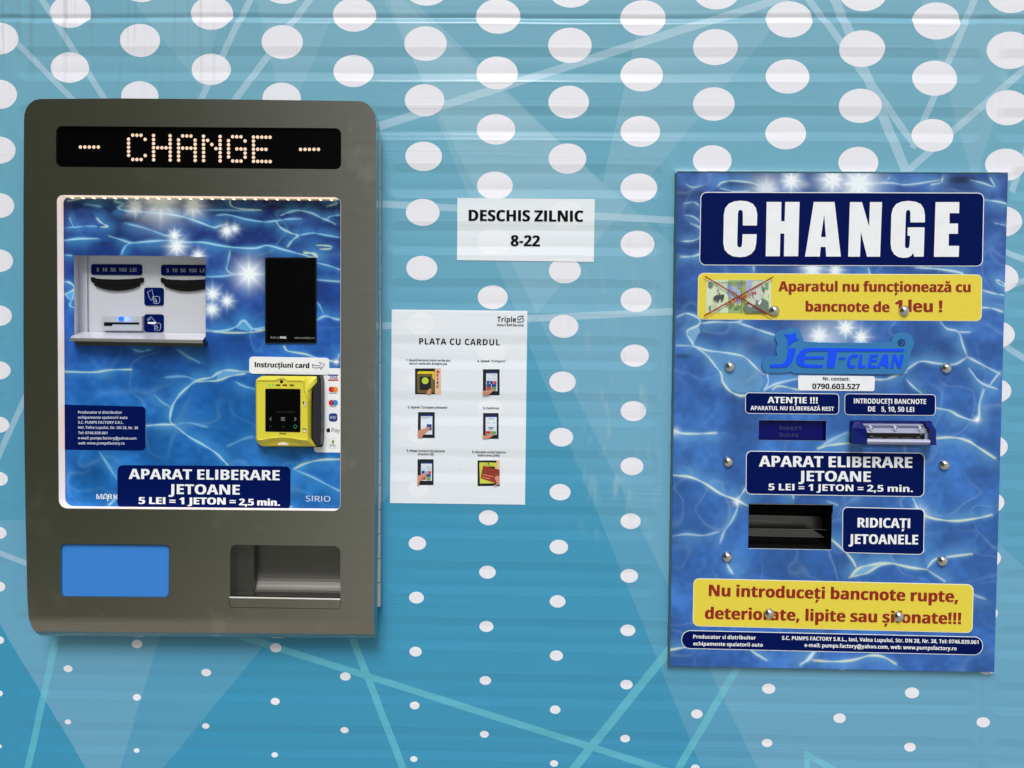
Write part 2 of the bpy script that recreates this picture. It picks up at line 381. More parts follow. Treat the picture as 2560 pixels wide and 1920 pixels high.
def fastmesh(name, v, q, m, smooth=True):
    me = bpy.data.meshes.new(name); me.vertices.add(len(v)); me.vertices.foreach_set('co', np.asarray(v, np.float32).ravel())
    me.loops.add(q.size); me.loops.foreach_set('vertex_index', q.astype(np.int32).ravel())
    me.polygons.add(len(q)); me.polygons.foreach_set('loop_start', np.arange(0, q.size, 4, dtype=np.int32))
    me.polygons.foreach_set('use_smooth', np.full(len(q), smooth)); me.update(calc_edges=True); me.validate()
    me.materials.append(m); o = bpy.data.objects.new(name, me); COL.objects.link(o); OFF[o.name] = Vector((0, 0, 0)); return o

# printed film on the wall: dots in a lattice, crossing bands, pale facets, all in wall coordinates
TH, SX, SZ, LX0, LZ0 = -0.01009655, 0.11037276, 0.04280628, -0.71381488, 0.53132772 + CAM_Z
ds = np.array([(514, 1684, 13.9), (1371, 1889, 9.3), (1222, 1292, 24.5), (521, 30, 53.5), (174, 168, 46.9), (705, 101, 52), (345, 96, 48.6), (1977, 43, 58.7), (1970, 333, 51.5),
               (1922, 1725, 16.2), (9, 1730, 9.3), (1242, 325, 50), (1585, 890, 35.3), (1402, 955, 31.3), (341, 1745, 10.4)])
dc = P(ds[:, :2]); de = P(ds[:, :2] + np.stack([ds[:, 2], 0 * ds[:, 2]], 1)); dr = de[:, 0] - dc[:, 0]
RA = np.linalg.lstsq(np.stack([np.ones(len(dc)), dc[:, 0], dc[:, 2], dc[:, 2] ** 2], 1), dr, rcond=None)[0]
class NX:
    def __init__(s, nt): s.nt = nt
    def m(s, op, a, b=None, c=None):
        n = s.nt.nodes.new('ShaderNodeMath'); n.operation = op
        for i, q in enumerate((a, b, c)):
            if q is None: continue
            if isinstance(q, (int, float, np.floating)): n.inputs[i].default_value = float(q)
            else: s.nt.links.new(q, n.inputs[i])
        return n.outputs[0]
    def dot(s, v, c):
        n = s.nt.nodes.new('ShaderNodeVectorMath'); n.operation = 'DOT_PRODUCT'; s.nt.links.new(v, n.inputs[0]); n.inputs[1].default_value = c; return n.outputs['Value']
    def mix(s, f, a, b):
        n = s.nt.nodes.new('ShaderNodeMix'); n.data_type = 'RGBA'
        for i, q in ((0, f), (6, a), (7, b)):
            if isinstance(q, (tuple, float, int)): n.inputs[i].default_value = q
            else: s.nt.links.new(q, n.inputs[i])
        return n.outputs[2]
    def noise(s, v, scale, det=4, mul=None):
        if mul:
            n0 = s.nt.nodes.new('ShaderNodeVectorMath'); n0.operation = 'MULTIPLY'; s.nt.links.new(v, n0.inputs[0]); n0.inputs[1].default_value = mul; v = n0.outputs[0]
        n = s.nt.nodes.new('ShaderNodeTexNoise'); n.inputs['Scale'].default_value = scale; n.inputs['Detail'].default_value = det; s.nt.links.new(v, n.inputs['Vector']); return n.outputs['Fac']
    def rng(s, v, a, b, c=0.0, d=1.0, smooth=True):
        n = s.nt.nodes.new('ShaderNodeMapRange'); n.interpolation_type = 'SMOOTHSTEP' if smooth else 'LINEAR'
        s.nt.links.new(v, n.inputs['Value'])
        for k, q in (('From Min', a), ('From Max', b), ('To Min', c), ('To Max', d)): n.inputs[k].default_value = q
        return n.outputs[0]
BANDS_A = [((53, -80), (292, 296), 15, 1, 1), ((-79, -16), (228, 296), 14, 1, 1), ((661, -80), (479, 296), 16, 1, 1), ((829, -80), (553, 296), 17, 1, 1), ((900, 330), (2012, -24), 20, 1, 1),
           ((1969, -80), (2290, 366), 17, 1, 1), ((2471, -80), (2281, 370), 16, 1, 1), ((2058, -80), (2268, 436), 23, 1, 1), ((2640, 105), (2256, 438), 17, 1, 1),
           ((956, 510), (1690, 551), 17, 1, 1), ((956, 815), (1690, 778), 17, 1, 1), ((2620, 228), (2529, 480), 18, 1, 1), ((2490, 622), (2640, 678), 15, 1, 1), ((2490, 728), (2640, 672), 15, 1, 1), ((2490, 850), (2640, 946), 15, 1, 1),
           ((90, 935), (-60, 1260), 15, 1, 1), ((-60, 1360), (120, 1429), 14, 1, 1)]
BANDS_B = [((151, 1548), (47, 2020), 17, 1, 1), ((530, 1568), (1940, 2014), 17, 1, 1), ((862, 1548), (1046, 2020), 18, 1, 1), ((1720, 1566), (1356, 2020), 21, 1, 1), ((1873, 1617), (1640, 2018), 18, 1, 1),
           ((2018, 1885), (2018, 2000), 14, 1, 1), ((2012, 1884), (2160, 1966), 16, 1, 1)]
def halfplane(nx, pos, a, b, keep):
    """1 on the side of the line a-b (photo px) on which `keep` lies"""
    A, B, Kp = P1(*a), P1(*b), P1(*keep); d = B - A; n = np.array([-d[2], 0, d[0]]); n /= np.linalg.norm(n)
    if np.dot(Kp - A, n) < 0: n = -n
    return nx.m('GREATER_THAN', nx.dot(pos, tuple(n)), float(np.dot(A, n)))
def bands(nx, pos, lst):
    acc = None
    for a, b, w, c0, c1 in lst:
        A, B = P1(*a), P1(*b); d = B - A; ln = np.linalg.norm(d); d = d / ln; n = np.array([-d[2], 0, d[0]])
        f = nx.m('COMPARE', nx.dot(pos, tuple(n)), float(np.dot(A, n)), float(w * 0.000311))
        t = nx.dot(pos, tuple(d))
        if c0: f = nx.m('MULTIPLY', f, nx.m('GREATER_THAN', t, float(np.dot(A, d))))
        if c1: f = nx.m('MULTIPLY', f, nx.m('LESS_THAN', t, float(np.dot(B, d))))
        acc = f if acc is None else nx.m('MAXIMUM', acc, f)
    return acc
def wall_print(nt):
    nx = NX(nt); g = nt.nodes.new('ShaderNodeNewGeometry'); pos = g.outputs['Position']
    sp_ = nt.nodes.new('ShaderNodeSeparateXYZ'); nt.links.new(pos, sp_.inputs[0]); z = sp_.outputs['Z']
    grad = nx.rng(z, ZS(1920), ZS(60), smooth=False)
    grad = nx.m('ADD', grad, nx.m('MULTIPLY', nx.m('SUBTRACT', nx.noise(pos, 2.5, 3), 0.5), 0.35))
    cr = nt.nodes.new('ShaderNodeValToRGB'); nt.links.new(grad, cr.inputs[0]); e = cr.color_ramp.elements
    e[0].position = 0.0; e[0].color = lin(54, 142, 182, K); e[1].position = 1.0; e[1].color = lin(98, 160, 185, K)
    for p_, c_ in ((.3, (57, 145, 184)), (.6, (73, 152, 186)), (.82, (90, 159, 186))):
        q = e.new(p_); q.color = lin(*c_, K)
    col = cr.outputs[0]
    L1, L2 = ((1097, 284), (1640, 1400)), ((1928, 75), (950, 1262))
    ov = halfplane(nx, pos, *L1, (2300, 700))
    ov = nx.m('ADD', ov, nx.m('MULTIPLY', halfplane(nx, pos, *L2, (300, 300)), halfplane(nx, pos, (0, 1562), (214, 1920), (420, 1700))))
    def poly(*edges):
        f = None
        for a, b, k_ in edges:
            h = halfplane(nx, pos, a, b, k_); f = h if f is None else nx.m('MULTIPLY', f, h)
        return f
    c = (420, 1700)
    ov = nx.m('ADD', ov, poly(((399, 1590), (301, 1920), (200, 1700)), ((0, 1562), (214, 1920), c), ((0, 1300), (1000, 1300), c)))
    ov = nx.m('SUBTRACT', ov, nx.m('MULTIPLY', poly(((1506, 458), (1230, 190), (1480, 250)), ((1506, 458), (1595, 70), (1480, 250))), 1.5))
    c = (760, 120)
    ov = nx.m('ADD', ov, poly(((850, 0), (740, 250), c), ((640, 0), (700, 250), c), ((0, 250), (900, 255), c)))
    c = (1080, 130)
    ov = nx.m('ADD', ov, poly(((972, 0), (1090, 290), c), ((1010, 0), (1300, 265), (1000, 200))))
    ov = nx.m('ADD', ov, poly(((2340, 120), (2440, 480), (2540, 300)), ((2560, 60), (2430, 480), (2400, 300))))
    ov = nx.m('ADD', ov, poly(((330, 0), (480, 190), (560, 60)), ((560, 0), (500, 250), (400, 40))))
    col = nx.mix(nx.m('MULTIPLY', ov, 0.068), col, lin(214, 236, 246, K))
    fa = nx.m('MULTIPLY', bands(nx, pos, BANDS_A), 0.34); col = nx.mix(fa, col, lin(206, 226, 244, K))
    fb = nx.m('MULTIPLY', bands(nx, pos, BANDS_B), 0.46); col = nx.mix(fb, col, lin(112, 200, 214, K))
    # dots
    ct, st = math.cos(TH), math.sin(TH)
    u = nx.m('SUBTRACT', nx.dot(pos, (ct / SX, 0, st / SX)), (ct * LX0 + st * LZ0) / SX)
    w = nx.m('SUBTRACT', (-st * LX0 + ct * LZ0) / SZ, nx.dot(pos, (-st / SZ, 0, ct / SZ)))
    acc = None
    for par in (0, 1):
        i = nx.m('ADD', nx.m('MULTIPLY', nx.m('ROUND', nx.m('MULTIPLY', nx.m('SUBTRACT', u, par), .5)), 2), par)
        j = nx.m('ADD', nx.m('MULTIPLY', nx.m('ROUND', nx.m('MULTIPLY', nx.m('SUBTRACT', w, par), .5)), 2), par)
        cx = nx.m('ADD', nx.m('ADD', nx.m('MULTIPLY', i, ct * SX), nx.m('MULTIPLY', j, st * SZ)), LX0)
        cz = nx.m('ADD', nx.m('SUBTRACT', nx.m('MULTIPLY', i, st * SX), nx.m('MULTIPLY', j, ct * SZ)), LZ0)
        r = nx.m('ADD', nx.m('ADD', nx.m('MULTIPLY', cx, float(RA[1])), nx.m('MULTIPLY', cz, float(RA[2]))), float(RA[0]))
        r = nx.m('MAXIMUM', nx.m('ADD', r, nx.m('MULTIPLY', nx.m('MULTIPLY', cz, cz), float(RA[3]))), 0.003)
        dx = nx.m('MULTIPLY', nx.m('SUBTRACT', u, i), SX); dz = nx.m('MULTIPLY', nx.m('SUBTRACT', w, j), SZ * 1.265)
        dd = nx.m('SQRT', nx.m('ADD', nx.m('MULTIPLY', dx, dx), nx.m('MULTIPLY', dz, dz)))
        f = nx.rng(nx.m('SUBTRACT', r, dd), -0.0002, 0.0002)
        acc = f if acc is None else nx.m('MAXIMUM', acc, f)
    col = nx.mix(acc, col, lin(224, 227, 238, K))
    return nx, pos, z, sp_.outputs['X'], col
def wall_material():
    m = bpy.data.materials.new('printed_wall_film'); m.use_nodes = True; nt = m.node_tree; b = nt.nodes['Principled BSDF']
    nx, pos, z, x, col = wall_print(nt)
    # rain streaks at top left, washed smears left of the sign, fine grain
    stk = nx.m('MULTIPLY', nx.rng(nx.noise(pos, 1.0, 3, (95, 1, 2.2)), .50, .68), nx.rng(z, ZS(330), ZS(40)))
    stk = nx.m('MULTIPLY', stk, nx.rng(x, XS(760, 100), XS(420, 100)))
    col = nx.mix(nx.m('MULTIPLY', stk, 0.24), col, lin(104, 112, 112))
    sme = nx.m('MULTIPLY', nx.rng(nx.noise(pos, 1.0, 6, (60, 1, 16)), .52, .72), nx.m('MULTIPLY', nx.rng(x, XS(1380), XS(1500)), nx.rng(x, XS(1700), XS(1600))))
    sme = nx.m('MULTIPLY', sme, nx.m('MULTIPLY', nx.rng(z, ZS(1420), ZS(1200)), nx.rng(z, ZS(480), ZS(620))))
    col = nx.mix(nx.m('MULTIPLY', sme, 0.36), col, lin(168, 196, 200))
    spk = nx.m('MULTIPLY', nx.rng(nx.noise(pos, 130, 3), .74, .80), 0.25); col = nx.mix(spk, col, lin(70, 96, 104))
    grn = nx.noise(pos, 900, 2); col = nx.mix(nx.m('MULTIPLY', nx.m('SUBTRACT', grn, .3), 0.10), col, lin(40, 60, 70))
    nt.links.new(col, b.inputs['Base Color']); b.inputs['Roughness'].default_value = 0.27; b.inputs['Specular IOR Level'].default_value = 0.42
    bp = nt.nodes.new('ShaderNodeBump'); bp.inputs['Strength'].default_value = 0.25; bp.inputs['Distance'].default_value = 0.0012
    hgt = nx.m('ADD', nx.noise(pos, 26, 4, (.5, 1, 1.5)), nx.m('MULTIPLY', nx.noise(pos, 700, 2), 0.03))
    nt.links.new(hgt, bp.inputs['Height']); nt.links.new(bp.outputs[0], b.inputs['Normal'])
    return m
def sheet_material():
    m = bpy.data.materials.new('thin_white_vinyl_sheet'); m.use_nodes = True; nt = m.node_tree; b = nt.nodes['Principled BSDF']
    nx, pos, z, x, col = wall_print(nt)
    col = nx.mix(0.10, lin(226, 232, 240, K), col)                 # the dots show faintly through
    nt.links.new(col, b.inputs['Base Color']); b.inputs['Roughness'].default_value = 0.38; b.inputs['Specular IOR Level'].default_value = 0.3
    bp = nt.nodes.new('ShaderNodeBump'); bp.inputs['Strength'].default_value = 0.3; bp.inputs['Distance'].default_value = 0.001
    bub = nx.rng(nx.noise(pos, 42, 1), .70, .80); nt.links.new(nx.m('ADD', nx.noise(pos, 18, 3), nx.m('MULTIPLY', bub, .8)), bp.inputs['Height']); nt.links.new(bp.outputs[0], b.inputs['Normal'])
    return m
WALLM, SHEETM = wall_material(), sheet_material()
zlo, zhi = ZS(1975), ZS(-50)
xs = axis([(-2.6, -0.92, .06), (-0.92, 0.92, .004), (0.92, 2.6, .06)])
zs = axis([(0.15, zlo, .012), (zlo, zhi, .0013), (zhi, 2.75, .012)])
v, q = grid(xs, zs, wall_y)
cut = P(ZT([(150, 215), (2000, 240), (1980, 1250), (150, 1225)]))          # opening behind the token slot
cq = v[q].mean(1); q = q[~((cq[:, 0] > cut[:, 0].min()) & (cq[:, 0] < cut[:, 0].max()) & (cq[:, 2] > cut[:, 2].min()) & (cq[:, 2] < cut[:, 2].max()))]
wall = fastmesh('wall', v, q, WALLM)
tag(wall, 'teal ribbed metal wall printed with white dots that shrink downwards and crossing pale bands', 'wall')

# ------------------------------------------------------------------ paper notices on the wall
def sheet(mb, c, n=70, off=0.0007):
    c = [np.array(p, float) for p in c]; pts, f = [], []
    for j in range(n + 1):
        a, b = c[0] + (c[3] - c[0]) * j / n, c[1] + (c[2] - c[1]) * j / n
        for i in range(41): pts.append(tuple(a + (b - a) * i / 40))
    for j in range(n):
        for i in range(40):
            k = j * 41 + i; f.append((k, k + 41, k + 42, k + 1))
    mb.add(drape(off)(pts), f, SHEETM); return mb
c = [(1143.5, 495), (1487, 497.8), (1484.5, 654.8), (1142.5, 650.5)]
t = thing('notice_sheet', 'small white notice with black opening hours stuck on the dotted wall', 'notice', tuple(P1(1314, 652)))
sheet(MB(), c).build('sheet', t, smooth=True)
mb = MB()
text(mb, 'DESCHIS ZILNIC', ZD([(430, 187)])[0], ZD([(1006, 191)])[0], 27.5, drape(.0012), INK, maxedge=12, wt=.03); mb.build('lettering', t); mb = MB()
text(mb, '8-22', ZD([(642, 313)])[0], ZD([(787, 315)])[0], 27, drape(.0012), INK, maxedge=12, wt=.03)
mb.build('lettering', t)

c = [(979.5, 773.5), (1318.5, 777.5), (1312.5, 1261.5), (975, 1257.5)]
t = thing('instruction_sheet', 'tall white card payment instruction sheet with six small photos, beside the steel machine', 'notice', tuple(P1(1146, 1259)))
sheet(MB(), c, 120).build('sheet', t, smooth=True)
mb = MB(); S = drape(.0012)
def tx(mb, s, z, a, b, cap, m=INK, style='B', surf=None, **k): return text(mb, s, z([a])[0], z([b])[0], cap, surf or S, m, style, **k)
tx(mb, 'PLATA CU CARDUL', ZP, (430, 510), (1702, 527), 15.2, track=.08, maxedge=10)
mb.build('heading', t)
mb = MB()
tx(mb, 'Triple', ZP, (1662, 155), (1962, 162), 13.0, maxedge=10); tx(mb, 'Smart Self Service', ZP, (1662, 222), (2078, 226), 5.6)
arc = [(2065, 68), (2010, 68), (1985, 85), (1988, 112), (2020, 128)]; line(mb, ZP(arc), 1.9, S, INK)
arc = [(2040, 90), (2075, 105), (2085, 130), (2070, 155), (2005, 160)]; line(mb, ZP(arc), 1.9, S, INK)
for cx, cy in ((2072, 68), (1992, 158), (2030, 112)):
    line(mb, ZP(ell(cx, cy, 9, n=12)), 1.0, S, INK, True)
mb.build('logo', t)
for z, rows in ((ZP, [('1. Apasă butonul mare verde sau', (222, 775), (922, 782)), ('cercul verde din dreapta jos', (272, 828), (870, 835))]), (ZP, [('4. Apasă "Cumpara"', (1348, 790), (1795, 794))]),
                (ZQ, [('2. Apasă "Cumpara Jetoane"', (248, 130), (882, 136))]), (ZQ, [('5. Confirmă', (1440, 145), (1686, 148))]),
                (ZQ, [('3. Alege numărul de jetoane', (232, 816), (834, 824)), ('(maxim 20)', (408, 870), (658, 874))]), (ZQ, [('6. Apropie cardul pentru', (1268, 836), (1795, 842)), ('efectuarea plății', (1358, 890), (1702, 894))])):
    mb = MB()
    for s_, a, b in rows: tx(mb, s_, z, a, b, 5.5)
    mb.build('caption', t)
SKIN = mat('printed_skin', lin(196, 140, 118)); PBLK = mat('printed_black', lin(18, 24, 36)); PWHT = mat('printed_screen_white', lin(214, 226, 240)); PBLU = mat('printed_blue', lin(28, 60, 140)); PRED = mat('printed_red', lin(200, 48, 52)); PGRN = mat('printed_green', lin(96, 160, 72))
PYEL = mat('printed_yellow', lin(222, 198, 40)); POLV = mat('printed_olive', lin(104, 92, 44)); PPNK = mat('printed_peach', lin(226, 190, 160)); PLIME = mat('printed_lime', lin(180, 205, 60)); PBRN = mat('printed_red_card', lin(142, 52, 42)); PSKY = mat('printed_sky_blue', lin(126, 176, 220)); PLYEL = mat('printed_lemon', lin(200, 205, 70)); PGRY = mat('printed_grey', lin(150, 160, 172)); PORG = mat('printed_orange', lin(206, 112, 84))
def photo(z, layers):
    mb = MB(); d = .0009
    for lp, m in layers:
        lp = z(lp)
        pts, tr = tess([lp])
        # subdivide big faces so that they follow the ribs
        px = list(pts); todo = list(tr); tr = []; mid = {}
        while todo:
            a, b, c_ = todo.pop(); e = max((math.dist(px[i], px[j]), i, j, k) for i, j, k in ((a, b, c_), (b, c_, a), (c_, a, b)))
            if e[0] < 11: tr.append((a, b, c_)); continue
            _, i, j, k = e; kk = (min(i, j), max(i, j))
            if kk not in mid: px.append(((px[i][0] + px[j][0]) / 2, (px[i][1] + px[j][1]) / 2)); mid[kk] = len(px) - 1
            todo += [(i, mid[kk], k), (mid[kk], j, k)]
        mb.add(drape(d)(px), tr, m); d += .00022
    return mb.build('instruction_photo', t)
B4 = box4
photo(ZP, [(B4(365, 892, 775, 1300), PBLK), (B4(680, 895, 775, 1298), PPNK), ([(395, 980), (420, 935), (675, 935), (670, 1275), (400, 1285)], POLV), ([(395, 975), (420, 935), (675, 938), (672, 1080), (640, 1040), (640, 978)], PYEL),
           (B4(440, 1020, 615, 1230), PBLK), (ell(527, 1085, 54, n=20), PLIME), ([(540, 1298), (565, 1240), (600, 1205), (625, 1215), (620, 1298)], SKIN), (B4(705, 925, 750, 955), PRED), (ell(722, 995, 16, n=10), PRED), (ell(724, 1052, 16, n=10), PORG), (ell(724, 1115, 17, n=10), PBLU), (B4(700, 1165, 745, 1178), PBLK)])
photo(ZP, [(B4(1437, 905, 1700, 1315), PBLK), (B4(1488, 970, 1665, 1250), PWHT), (B4(1488, 950, 1665, 970), PBLU), (B4(1497, 1090, 1543, 1130), PBLU), (B4(1552, 1090, 1598, 1132), PBLU), (B4(1606, 1092, 1652, 1134), PRED), (B4(1496, 1138, 1566, 1178), PBLU), (B4(1577, 1140, 1648, 1180), PBLU), (B4(1494, 1185, 1566, 1225), PRED), (B4(1570, 1188, 1645, 1230), PGRN),
           ([(1436, 1235), (1490, 1250), (1570, 1215), (1610, 1225), (1600, 1245), (1540, 1300), (1500, 1313), (1436, 1313)], SKIN), (B4(1580, 1000, 1640, 1006), PGRY), (B4(1510, 1050, 1560, 1058), PGRY), (B4(1595, 1052, 1635, 1058), PGRY)])
photo(ZQ, [(B4(410, 192, 675, 600), PBLK), (B4(456, 255, 638, 545), PWHT), (B4(456, 235, 640, 256), PBLU), (B4(550, 382, 627, 475), PBLU), ([(408, 468), (450, 475), (590, 420), (612, 440), (590, 465), (530, 525), (490, 560), (475, 598), (408, 598)], SKIN), (B4(470, 270, 620, 276), PGRY), (B4(470, 284, 560, 288), PGRY)])
photo(ZQ, [(B4(1438, 207, 1685, 613), PBLK), (B4(1480, 270, 1655, 548), PWHT), (B4(1478, 250, 1655, 270), PBLU), (B4(1485, 490, 1560, 535), PRED), (B4(1565, 493, 1645, 535), PGRN), ([(1434, 550), (1490, 560), (1590, 530), (1618, 542), (1600, 560), (1540, 600), (1500, 612), (1434, 612)], SKIN), (B4(1515, 290, 1620, 297), PGRY), (B4(1505, 355, 1550, 361), PGRY), (B4(1590, 356, 1635, 362), PGRY), (B4(1525, 430, 1605, 440), PBLK), (B4(1545, 450, 1585, 458), PBLK)])
photo(ZQ, [(B4(403, 937, 657, 1343), PBLK), (B4(458, 1005, 630, 1275), PWHT), (B4(466, 985, 632, 1005), PBLU), (B4(468, 1120, 512, 1162), PBLU), (B4(520, 1122, 565, 1162), PSKY), (B4(574, 1123, 616, 1164), PRED), (B4(545, 1170, 614, 1208), PBLU), (B4(462, 1215, 535, 1252), PRED), (B4(545, 1218, 612, 1256), PGRN), ([(404, 1190), (450, 1185), (530, 1145), (562, 1158), (530, 1195), (480, 1240), (440, 1290), (430, 1341), (404, 1341)], SKIN), (B4(540, 1055, 615, 1061), PGRY), (B4(480, 1084, 525, 1090), PGRY), (B4(570, 1085, 605, 1091), PGRY)])
photo(ZQ, [(B4(1352, 955, 1702, 1358), PBLK), (B4(1650, 958, 1702, 1340), PPNK), (rrect([(1380, 985), (1655, 990), (1650, 1312), (1390, 1320)], 14, 3), PLYEL), (B4(1440, 1050, 1625, 1140), PBLK), (ell(1523, 1006, 12, n=10), PBLK), ([(1440, 1040), (1700, 1100), (1700, 1200), (1640, 1310), (1400, 1230)], PBRN), ([(1440, 1165), (1600, 1205), (1598, 1222), (1438, 1182)], PORG), ([(1425, 1205), (1550, 1238), (1548, 1254), (1422, 1222)], PORG), (ell(1480, 1140, 15, n=10), POLV),
           ([(1700, 1190), (1640, 1200), (1622, 1235), (1645, 1275), (1660, 1320), (1590, 1356), (1640, 1356), (1700, 1310)], SKIN)] + [(B4(1455 + 38 * i, 1026, 1475 + 38 * i, 1032), PBLK) for i in range(4)])

# ------------------------------------------------------------------ printed swimming-pool pictures
def noise2(h, w, cell, seed):
    r = np.random.default_rng(seed); gh, gw = int(h / cell) + 3, int(w / cell) + 3; g = r.random((gh, gw))
    y, x = np.arange(h) / cell, np.arange(w) / cell; iy, ix = y.astype(int), x.astype(int); fy, fx = sstep(y - iy)[:, None], sstep(x - ix)[None]
    a = g[iy][:, ix]; b = g[iy][:, ix + 1]; c_ = g[iy + 1][:, ix]; d = g[iy + 1][:, ix + 1]
    return (a * (1 - fx) + b * fx) * (1 - fy) + (c_ * (1 - fx) + d * fx) * fy
def catmull(p, n=6):
    p = [np.array(q, float) for q in p]; p = [2 * p[0] - p[1]] + p + [2 * p[-1] - p[-2]]; out = []
    for i in range(1, len(p) - 2):
        for k in range(n):
            t_ = k / n; out.append(.5 * (2 * p[i] + (p[i + 1] - p[i - 1]) * t_ + (2 * p[i - 1] - 5 * p[i] + 4 * p[i + 1] - p[i + 2]) * t_ ** 2 + (3 * p[i] - p[i - 1] - 3 * p[i + 1] + p[i + 2]) * t_ ** 3))
    return out + [p[-2]]
class Pool:
    def __init__(s, x0, y0, x1, y1, step, ramp, seed):
        s.x = np.arange(x0, x1 + step, step); s.y = np.arange(y0, y1 + step, step); s.h, s.w = len(s.y), len(s.x); s.st = step
        s.X, s.Y = np.meshgrid(s.x, s.y)
        n = (noise2(s.h, s.w, 90 / step, seed) * .5 + noise2(s.h, s.w, 40 / step, seed + 1) * .3 + noise2(s.h, s.w, 14 / step, seed + 2) * .2)
        st_ = noise2(s.h, s.w, 9 / step, seed + 3)
        t_ = np.clip((s.Y - y0) / (y1 - y0), 0, 1); s.img = np.zeros((s.h, s.w, 3))
        for k in range(3): s.img[..., k] = np.interp(t_, [r[0] for r in ramp], [lin(*r[1], K)[k] for r in ramp])
        s.img *= (0.50 + 1.0 * n + .10 * (st_ - .5))[..., None]
        s.img += ((np.clip(n - .50, 0, 1) * .9)[..., None]) * np.array(lin(90, 150, 205)[:3]) * .5
        wx = noise2(s.h, s.w, 70 / step, seed + 5); web = np.zeros((s.h, s.w))
        for q_, cell in ((6, 120), (9, 90)):
            yy = np.clip((np.arange(s.h)[:, None] + (wx - .5) * 60 / step).astype(int), 0, s.h - 1); xx = np.clip((np.arange(s.w)[None] + (noise2(s.h, s.w, 50 / step, seed + q_ + 20) - .5) * 70 / step).astype(int), 0, s.w - 1)
            nn = noise2(s.h, s.w, cell / step, seed + q_)[yy, xx]
            web = np.maximum(web, np.clip(1 - np.abs(nn - .5) * 14, 0, 1) ** 3 * np.clip(noise2(s.h, s.w, 120 / step, seed + q_ + 40) * 1.6 - .5, 0, 1))
        s.web = web
        s.core = np.zeros((s.h, s.w)); s.halo = np.zeros((s.h, s.w)); s.yel = np.zeros((s.h, s.w)); s.wht = np.zeros((s.h, s.w))
    def stroke(s, pts, w=2.2, amp=.9, yel=0.0, halo=.52, hw=6.0):
        w *= .78; amp = min(1, amp * 1.12); q = catmull(pts); n = len(q); sgn = 1 if int(pts[0][0] * 7 + pts[0][1]) % 2 else -1
        for i in range(n - 1):
            a, b = q[i], q[i + 1]; R_ = w * hw * 3.4 + 2
            f = (i + .5) / n; ta = amp * min(1, 4 * f + .35, 4 * (1 - f) + .35); ww = w * (.45 + .75 * abs(math.sin(i * .31 + pts[0][0])) ** 1.5)
            i0, i1 = np.searchsorted(s.x, (min(a[0], b[0]) - R_, max(a[0], b[0]) + R_)); j0, j1 = np.searchsorted(s.y, (min(a[1], b[1]) - R_, max(a[1], b[1]) + R_))
            if i1 <= i0 or j1 <= j0: continue
            X, Y = s.X[j0:j1, i0:i1], s.Y[j0:j1, i0:i1]; d = b - a; l2 = d @ d + 1e-9
            t_ = np.clip(((X - a[0]) * d[0] + (Y - a[1]) * d[1]) / l2, 0, 1); D = np.hypot(X - a[0] - t_ * d[0], Y - a[1] - t_ * d[1])
            sd_ = ((X - a[0]) * -d[1] + (Y - a[1]) * d[0]) / math.sqrt(l2) * sgn
            c_ = ta * np.exp(-(D / ww) ** 2); h_ = ta * halo * np.exp(-(D / (ww * hw * np.where(sd_ > 0, 1.7, .6))) ** 2)
            s.core[j0:j1, i0:i1] = np.maximum(s.core[j0:j1, i0:i1], c_); s.halo[j0:j1, i0:i1] = np.maximum(s.halo[j0:j1, i0:i1], h_)
            if yel:
                side = ((X - a[0]) * -d[1] + (Y - a[1]) * d[0]) / math.sqrt(l2)
                y_ = yel * np.exp(-((D) / (ww * 1.2)) ** 2) * np.where(side > 0, 1, .35); s.yel[j0:j1, i0:i1] = np.maximum(s.yel[j0:j1, i0:i1], y_)
    def star(s, p, r, amp=1.0, blob=.22):
        r *= .88; blob *= 1.35
        X, Y = s.X - p[0], s.Y - p[1]; D = np.hypot(X, Y); A = np.arctan2(Y, X)
        ray = np.maximum(np.abs(np.cos(2 * A)) ** 40 * 1.0, np.abs(np.cos(2 * A + math.pi / 2)) ** 40 * .75)
        ray = np.maximum(ray, (np.abs(np.cos(4 * A + .4)) ** 24) * .4)
        v_ = amp * np.clip(np.exp(-(D / (r * blob * 1.15)) ** 1.6) * 1.2 + .75 * ray * np.exp(-(D / (r * .46)) ** 1.3), 0, 1)
        s.wht = np.maximum(s.wht, v_); s.halo = np.maximum(s.halo, .55 * amp * np.exp(-(D / (r * .7)) ** 2))
    def fill(s, poly, a, col=(120, 180, 225)):
        inside = np.zeros((s.h, s.w), bool); n = len(poly)
        for i in range(n):
            (x1, y1), (x2, y2) = poly[i], poly[(i + 1) % n]
            cnd = ((y1 > s.Y) != (y2 > s.Y)) & (s.X < (x2 - x1) * (s.Y - y1) / ((y2 - y1) or 1e-9) + x1); inside ^= cnd
        s.img += inside[..., None] * (np.array(lin(*col, K)[:3]) - s.img) * a
    def dark(s, p, rx, ry, a):
        e = np.exp(-(((s.X - p[0]) / rx) ** 2 + ((s.Y - p[1]) / ry) ** 2) ** 2); s.img *= (1 - a * e)[..., None]
    def done(s, cyan=(150, 215, 250), hal=(70, 152, 216)):
        s.halo = np.maximum(s.halo, s.web * .13); I = s.img; mixin = lambda f, c_: I + f[..., None] * (np.array(lin(*c_, K)[:3]) - I)
        I = mixin(np.clip(s.halo, 0, 1), hal); I = mixin(np.clip(np.maximum(s.core * .9, s.web * .15), 0, 1), cyan); I = mixin(np.clip(s.yel, 0, 1) * .75, (226, 232, 150)); I = mixin(np.clip(s.wht, 0, 1), (232, 242, 250))
        return np.clip(I, 0, 1)
